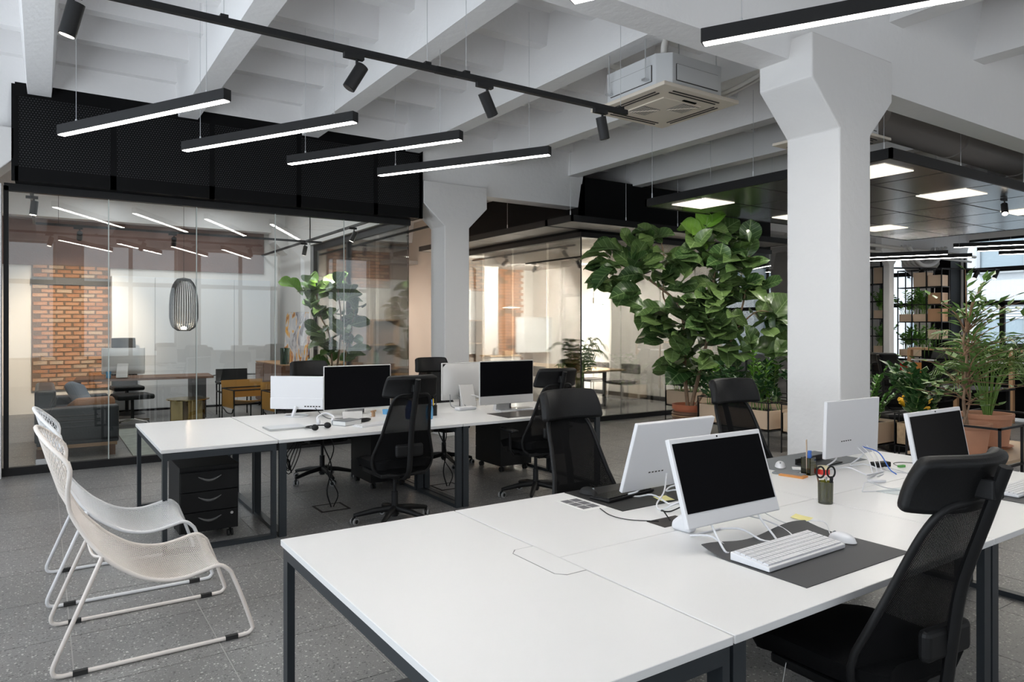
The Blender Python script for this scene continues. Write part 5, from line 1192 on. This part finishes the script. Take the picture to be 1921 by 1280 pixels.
def strap_chair(loc, rz, lab, seat_m, back_h=.82, grp=None):
    t = thing('sling_chair', lab, 'chair', loc, rz, grp); W = .52
    for s_ in (0, 1):
        x = s_ * W; obj('side_frame', MB().tube([(x, .5, 0), (x, .5, .60), (x, .0, .60), (x, .0, 0)], .012, 7).tube([(x, 0, .42), (x, .5, .45)], .012, 7).tube([(x, .0, .4), (x, -.06, back_h)], .012, 7), black_metal, t, smooth=60)
        obj('arm_strap', MB().box(x - .03, .02, .58, x + .03, .48, .615), black_leather, t, bev=.006)
    obj('seat', MB().grid(lambda u, v: (W * u, .5 * v, .44 - .05 * math.sin(PI * u)), 10, 4, .008), seat_m, t, smooth=60); obj('backrest', MB().grid(lambda u, v: (W * u, -.05 * v - .01, .60 + (back_h - .60) * v), 8, 3, .01), seat_m, t, smooth=60); return t
strap_chair((3.15, 13.55, 0), PI - .1, 'black sling armchair on a thin black frame before the white cabinets', black_leather)
def sling_bench(loc, rz, lab):
    t = thing('sling_bench', lab, 'armchair', loc, rz, 'ochre leather sling armchairs')
    for s_ in (0, 1):
        x = .7 * s_; f_ = obj('side_frame', MB().tube([(x, 0, 0), (x, 0, .56)], .011, 7).tube([(x, .62, 0), (x, .62, .56)], .011, 7).tube([(x, 0, .55), (x, .62, .55)], .011, 7).tube(curve_pts([(x, .05, .24), (x, .12, .17), (x, .35, .16), (x, .55, .22)], 10), .011, 7), black_metal, t, smooth=60)
        obj('arm_flap', MB().box(x - .012, .04, .25, x + .012, .58, .54), cognac, f_, bev=.005)
    obj('seat', MB().grid(lambda u, v: (.7 * u, .03 + .58 * v, .40 - .10 * v - .03 * math.sin(PI * u)), 8, 6, .012), cognac, t, smooth=60); obj('back', MB().grid(lambda u, v: (.7 * u, .62 + .05 * v, .38 + .30 * v), 8, 4, .012), cognac, t, smooth=60)
    obj('top_rail', MB().tube([(0, 0, .55), (.7, 0, .55)], .011, 7).tube([(0, .62, .55), (.7, .62, .55)], .011, 7), black_metal, t, smooth=60); return t
sling_bench((2.60, 12.05, 0), .1, 'ochre leather sling armchair left of the pair behind the rear desks')
sling_bench((3.05, 11.25, 0), .1, 'ochre leather sling armchair right of the pair behind the white monitor')
# office track spots that wash the brick and the plant
ot = thing('ceiling_track', 'black spotlight track under the left office ceiling', 'track', (0, 12.5, 3.1)); obj('rail', MB().box(-.1, -.018, 0, 4.2, .018, .035).box(3.9, -3.0, 0, 3.935, 3.0, .035).box(-.118, -3.0, 0, -.082, 0, .035), black_metal, ot)
for x in (.2, 2.1, 4.0): obj('wire', MB().cyl((x, 0, .03), (x, 0, 1.5), .003, n=5), black_metal, ot)
spot((.45, 12.5, 3.1), (0, 1, -.55), 'office spotlight washing the exposed brick with warm light', 'spotlights in the left office', True, 420, (1, .80, .60), 1.05, blend=.8)
spot((1.75, 12.5, 3.1), (.1, .9, -.6), 'office spotlight aimed at the white cupboard wall', 'spotlights in the left office', True, 50, (1, .85, .7), 1.3)
spot((3.91, 10.2, 3.1), (-.35, .35, -1), 'office spotlight shining down on the fiddle fig', 'spotlights in the left office', True, 200, (1, .93, .82), .75)
spot((3.91, 12.6, 3.1), (-.05, .5, -1), 'office spotlight over the painting and sideboard', 'spotlights in the left office', True, 70, (1, .88, .75), .9)
spot((-.1, 9.8, 3.1), (-.1, 0, -1), 'lit office spotlight close behind the glass at far left', 'spotlights in the left office', True, 40, (1, .85, .7), 1.2)
# corridor: track, spots, display shelf
ct = thing('ceiling_track', 'black spotlight track along the corridor beside the left office', 'track', (4.95, 9.4, 3.12)); obj('rail', MB().box(-.018, 0, 0, .018, 5.6, .035), black_metal, ct); obj('wire', MB().cyl((0, .1, .03), (0, .1, 1.5), .003, n=5), black_metal, ct)
spot((4.95, 9.5, 3.12), (0, .1, -1), 'black corridor spotlight at the near end of its track', 'spotlights in the corridor')
for k, y in enumerate((11.2, 12.4, 13.6)): spot((4.95, y, 3.12), (.35, 1, -.55 - .1 * k), 'corridor spotlight lit toward the end wall, %s one' % ('first', 'second', 'third')[k], 'spotlights in the corridor', True, 450, (1, .86, .74), 1.5, blend=.8)
cs = thing('display_shelf', 'wooden grid display shelf against the corridor end wall', 'shelf', (5.62, 15.1, 0))
obj('frame', MB().box(0, 0, .02, .03, .35, 1.75).box(.62, 0, .02, .65, .35, 1.75).box(1.27, 0, .02, 1.30, .35, 1.75), oak, cs)
for k in range(4): obj('shelf_board', MB().box(0, 0, .02 + .57 * k, 1.3, .35, .05 + .57 * k), oak, cs)
obj('back_board', MB().box(0, .33, .02, 1.3, .35, 1.75), mat('shelf_back', (.22, .15, .12), .7), cs)
pv = thing('succulent', 'spiky grey green succulent on the corridor display shelf', 'plant', (6.35, 15.25, .62)); obj('leaves', MB().sph((0, 0, .22), .13, .13, .18, 8, 5), dark_leaf_m, pv); obj('pot', MB().lathe([(.06, 0), (.09, .10), (.08, .1), (.05, .01)], n=14), deskmat_g, pv)

# ------------------------------------------------------------------ meeting room
mt = thing('meeting_table', 'long pale wooden meeting table on dark trestle legs behind the glass', 'table', (8.55, 10.3, 0))
obj('top', MB().box(0, 0, .72, 1.05, 3.4, .75), board_wood, mt)
for y in (.35, 3.0): obj('leg', MB().box(.2, y, 0, .26, y + .06, .72).box(.78, y, 0, .84, y + .06, .72).box(.2, y, .0, .84, y + .06, .05).box(.2, y, .67, .84, y + .06, .72), black_metal, mt)
def dining(loc, rz, lab):
    t = thing('meeting_chair', lab, 'chair', loc, rz, 'grey meeting chairs')
    obj('seat', MB().box(-.25, -.22, .42, .25, .25, .48), grey_felt_chair, t, bev=.02); obj('backrest', MB().box(-.27, -.27, .62, .27, -.22, .82), grey_felt_chair, t, bev=.02)
    for a, b in ((-.24, -.24), (.24, -.24), (-.24, .24), (.24, .24)): obj('leg', MB().cyl((a, b, 0), (a, b, .66 if b < 0 else .43), .011, n=7), silver, t)
    obj('side_rail', MB().tube([(-.25, -.25, .62), (-.25, -.2, .44), (-.25, .24, .44)], .01, 6).tube([(.25, -.25, .62), (.25, -.2, .44), (.25, .24, .44)], .01, 6), silver, t); return t
d0 = dining((9.9, 10.75, 0), PI / 2, 'grey meeting chair right of the table, nearest the glass')
for (x, y, rz, lab) in ((9.9, 11.7, PI / 2, 'grey meeting chair right of the table, second from the glass'), (8.3, 11.2, -PI / 2, 'grey meeting chair left of the table, near the palm'), (8.3, 12.4, -PI / 2, 'grey meeting chair left of the table, farther one'), (9.9, 12.8, PI / 2, 'grey meeting chair right of the table, far end')): dup(d0, (x, y, 0), rz, lab)
def disc_lamp(x, y, z, lab):
    t = thing('pendant_lamp', lab, 'pendant lamp', (x, y, z), 0, 'disc pendant lamps'); obj('disc', MB().lathe([(.20, .0), (.205, .012), (.05, .03), (.03, .03)], n=32), mat('pale_blue_disc', (.55, .68, .70), .4) if 'pale_blue_disc' not in MATS else MATS['pale_blue_disc'], t, smooth=40)
    obj('glow', MB().cyl((0, 0, -.004), (0, 0, .001), .19, n=32), disc_on, t); pl = bpy.data.lights.new('disc_light', 'POINT'); pl.energy = 60 if y < 12 else 150; pl.color = (1, .92, .82); pl.shadow_soft_size = 0; o = bpy.data.objects.new('disc_light', pl); COL.objects.link(o); o.parent = t; o.location = (0, 0, -.14); obj('neck', MB().cyl((0, 0, .03), (0, 0, .14), .012, n=10), brass, t); obj('cord', MB().cyl((0, 0, .14), (0, 0, 3.1 - z), .003, n=5), black_metal, t); return t
disc_lamp(9.0, 10.6, 2.02, 'pale disc pendant lamp with brass neck, right of the glass corner'); disc_lamp(8.72, 13.1, 2.02, 'pale disc pendant lamp with brass neck, left of the glass corner')
wb_ = thing('whiteboard', 'portable white board on a thin frame at the back of the meeting room', 'whiteboard', (9.95, 14.7, 0))
obj('panel', MB().box(0, 0, .95, 1.15, .03, 1.82), panel_white, wb_); obj('frame', MB().box(-.02, -.005, .93, 1.17, .035, .95).box(-.02, -.005, 1.82, 1.17, .035, 1.84).box(-.02, -.005, .93, 0, .035, 1.84).box(1.15, -.005, .93, 1.17, .035, 1.84), silver, wb_); obj('leg', MB().box(.05, 0, 0, .08, .03, .93).box(1.05, 0, 0, 1.08, .03, .93).box(.03, -.25, 0, .10, .28, .03).box(1.03, -.25, 0, 1.10, .28, .03), silver, wb_)
kc = thing('kitchen_counter', 'wooden counter crowded with small items at the back of the meeting room', 'counter', (9.0, 14.4, 0)); obj('body', MB().box(0, 0, 0, .85, .5, .86), warm_white, kc); obj('top', MB().box(-.02, -.02, .86, .87, .52, .89), board_wood, kc)
tag(obj('kettle', MB().lathe([(.07, 0), (.08, .05), (.06, .16), (.02, .2)], n=16), alu, loc=(9.25, 14.6, .89), smooth=40), 'steel kettle on the meeting room counter', 'kettle')
tag(obj('wooden_box', MB().box(-.12, -.08, 0, .12, .08, .10), oak, loc=(9.62, 14.65, .89)), 'small wooden box on the meeting room counter', 'box')
for k, (xx, y1) in enumerate(((7.95, 13.2), (9.4, 13.2))):
    q = thing('ceiling_track', 'black spotlight track on the meeting room ceiling, %s one' % ('left', 'right')[k], 'track', (xx, 9.9, 3.05), 0, 'meeting room tracks'); obj('rail', MB().box(-.018, 0, 0, .018, 3.6, .035), black_metal, q); obj('rod', MB().box(-.01, .2, .03, .01, .22, .06).box(-.01, 3.3, .03, .01, 3.32, .06), black_metal, q)
for k, (x, y, d, on_) in enumerate(((7.95, 10.2, (.7, .2, -.6), 1), (7.95, 12.2, (-.2, .9, -.6), 1), (9.4, 10.3, (.5, .15, -1), 1), (9.4, 11.6, (.6, .1, -.9), 1), (9.4, 13.2, (.35, .9, -.6), 1))):
    spot((x, y, 3.05), d, 'meeting room spotlight, %s' % ('left track near the glass', 'left track far end', 'right track near the glass', 'right track middle', 'right track far end')[k], 'meeting room spotlights', True, (600, 1500, 320, 380, 1500)[k], (1, .92, .81), 2.1, blend=.5)
bp_ = palm('bamboo_palm', 'feathery bamboo palm behind the meeting room glass corner', (7.85, 9.65, .30), 26, 1.05, .62, palm_leaf_m, 31, 9, .016, .20, updown=.85)
pp_ = thing('plant_pot', 'dark floor pot of the bamboo palm behind the glass corner', 'plant pot', (7.85, 9.65, 0)); obj('pot', MB().lathe([(.15, 0), (.19, .34), (.17, .34), (.14, .02)], n=20), deskmat, pp_, smooth=40); obj('soil', MB().cyl((0, 0, .25), (0, 0, .30), .165, n=18), soil, pp_)

# ------------------------------------------------------------------ far plant shelf, bookcase and desks by the windows
def grid_shelf(x, y0_, y1_, z1_, ny, nz, lab):
    t = thing('grid_shelf', lab, 'shelf', (x, y0_, 0), 0, 'steel grid shelves'); W = y1_ - y0_; f_ = MB()
    for i in range(ny + 1):
        for dx in (0, .36): f_.box(dx, W * i / ny - .011, 0, dx + .022, W * i / ny + .011, z1_)
    for j in range(nz + 1):
        z_ = .04 + (z1_ - .06) * j / nz
        for dx in (0, .36): f_.box(dx, 0, z_, dx + .02, W, z_ + .02)
        for i in range(ny + 1): f_.box(0, W * i / ny - .01, z_, .38, W * i / ny + .01, z_ + .02)
    obj('frame', f_, black_metal, t); return t
g1 = grid_shelf(17.3, 8.02, 9.02, 2.95, 3, 7, 'tall black steel grid shelf with boxes and plants between the far columns')
g2 = grid_shelf(17.3, 9.38, 9.92, 3.1, 2, 7, 'tall black steel grid shelf with boxes close to the big column edge')
def cell(shelf, i, j, ny, nz, W, z1_): return (shelf.location.x, shelf.location.y + W * i / ny, .06 + (z1_ - .06) * j / nz)
boxes = [(g1, 1, 6, .24, .34, plywood), (g1, 0, 5, .24, .26, oak), (g1, 0, 6, .24, .26, plywood), (g1, 0, 4, .24, .30, mat('cork', (.45, .26, .14), .8)), (g1, 1, 4, .24, .18, plywood), (g1, 2, 4, .24, .18, plywood), (g1, 0, 3, .24, .22, plywood), (g1, 1, 2, .24, .16, plywood), (g1, 2, 2, .24, .16, plywood),
         (g2, 0, 6, .26, .40, plywood), (g2, 0, 4, .26, .2, plywood), (g2, 0, 2, .26, .18, plywood), (g2, 0, 1, .26, .24, oak)]
rows = {6: 'top', 5: 'second highest', 4: 'third highest', 3: 'middle', 2: 'low', 1: 'lowest'}; cols = ('right', 'middle', 'left')
for k, (s_, i, j, w_, h_, m) in enumerate(boxes):
    ny, W, zt_ = (3, 1.0, 2.95) if s_ is g1 else (2, .54, 3.1)
    p = cell(s_, i, j, ny, 7, W, zt_); t = thing('wooden_box', 'wooden box on the %s row, %s cell of the %s grid shelf' % (rows[j], cols[i], 'window' if s_ is g1 else 'column side'), 'box', (p[0] + .03, p[1] + .02, p[2] + .002), 0, 'boxes on the grid shelves')
    obj('body', MB().box(0, 0, 0, .33, W / ny - .04, h_), m, t, bev=.004)
    if k in (4, 5, 7, 8, 10, 11): greens(tag(thing('shelf_plant', 'green plant on the %s row, %s cell of the %s grid shelf' % (rows[j], cols[i], 'window' if s_ is g1 else 'column'), 'plant', (p[0] + .03, p[1] + .02, p[2] + h_), 0, 'plants on the grid shelves')), .03, .3, .02, W / ny - .06, 0, 12, .5, 50 + k, nl=8, lw=.03, ll=.12, spread=.3)
for k, (m, lab) in enumerate(((red, 'red storage box'), (orange, 'orange storage box'), (deskmat_g, 'grey storage box'))): tag(obj('storage_box', MB().box(0, 0, 0, .3, .26, .24), m, loc=(17.33, 8.72 - .33 * k, .06 + 2.89 / 7 + .022), bev=.004), lab + ' on the lowest row of the window grid shelf', 'box', 'storage boxes on the grid shelf')
bc = thing('bookcase', 'low dark bookcase with oak top and posts behind the terracotta plants', 'bookcase', (13.3, 4.2, 0))
obj('top', MB().box(0, 0, 1.17, .45, 2.55, 1.21), oak, bc); obj('back_panel', MB().box(.40, 0, .05, .44, 2.5, 1.17), black_clad, bc); obj('shelf_board', MB().box(.02, 0, .60, .42, 2.5, .63), black_clad, bc); obj('shelf_board', MB().box(.0, 0, .98, .42, 2.5, 1.0), panel_white, bc)
for y in (0, .85, 1.7, 2.49): obj('post', MB().box(-.02, y, 0, .06, y + .06, 1.17), oak, bc)
tag(obj('teapot', MB().sph((0, 0, .07), .09, .09, .07), paper, loc=(13.42, 6.1, 1.0), smooth=60), 'white teapot on the dark bookcase shelf', 'teapot')
tag(obj('speaker_box', MB().box(-.12, -.12, 0, .12, .12, .30), walnut, loc=(13.5, 4.72, 1.21)), 'brown box standing on the oak bookcase top', 'box'); tag(obj('purple_box', MB().box(-.1, -.07, 0, .1, .07, .2), mat('purple', (.22, .06, .40), .5), loc=(13.55, 4.45, 1.21)), 'purple box at the right edge on the bookcase top', 'box')
fd = thing('work_table', 'dark work table between the planters and the far bookcase', 'table', (10.6, 4.3, 0)); obj('top', MB().box(0, 0, .70, .8, 3.2, .73), black_clad, fd)
for a, b in ((.04, .05), (.72, .05), (.04, 3.1), (.72, 3.1)): obj('leg', MB().box(a, b, 0, a + .04, b + .04, .70), black_metal, fd)
for k, (x, y, rz) in enumerate(((10.3, 5.4, -PI / 2), (10.3, 6.6, -PI / 2), (11.9, 5.6, PI / 2))): dup(cA, (x, y, 0), rz, 'distant black office chair at the dark work table, %s' % ('right one', 'left one', 'far side')[k])
for ch in [c for c in bpy.data.objects if c.name.startswith('wash_tag') and c.parent is not cA]: bpy.data.objects.remove(ch)
dw = thing('window_desk', 'long white desk with monitors under the far windows', 'desk', (18.6, 3.0, 0)); obj('top', MB().box(0, 0, .71, .8, 6.0, .74), laminate, dw)
for b in (.05, 3.0, 5.9): obj('leg', MB().box(.05, b, 0, .1, b + .05, .71).box(.7, b, 0, .75, b + .05, .71), leg_metal, dw)
for k, y in enumerate((6.2, 7.1, 8.0)): m_ = pedestal_monitor(19.0, y, PI / 2, 'distant monitor on the long window desk, %s one' % ('right', 'middle', 'left')[k], .6, .38, .82, black_plastic, .01, grp='monitors on the window desk'); m_.location.z = .74
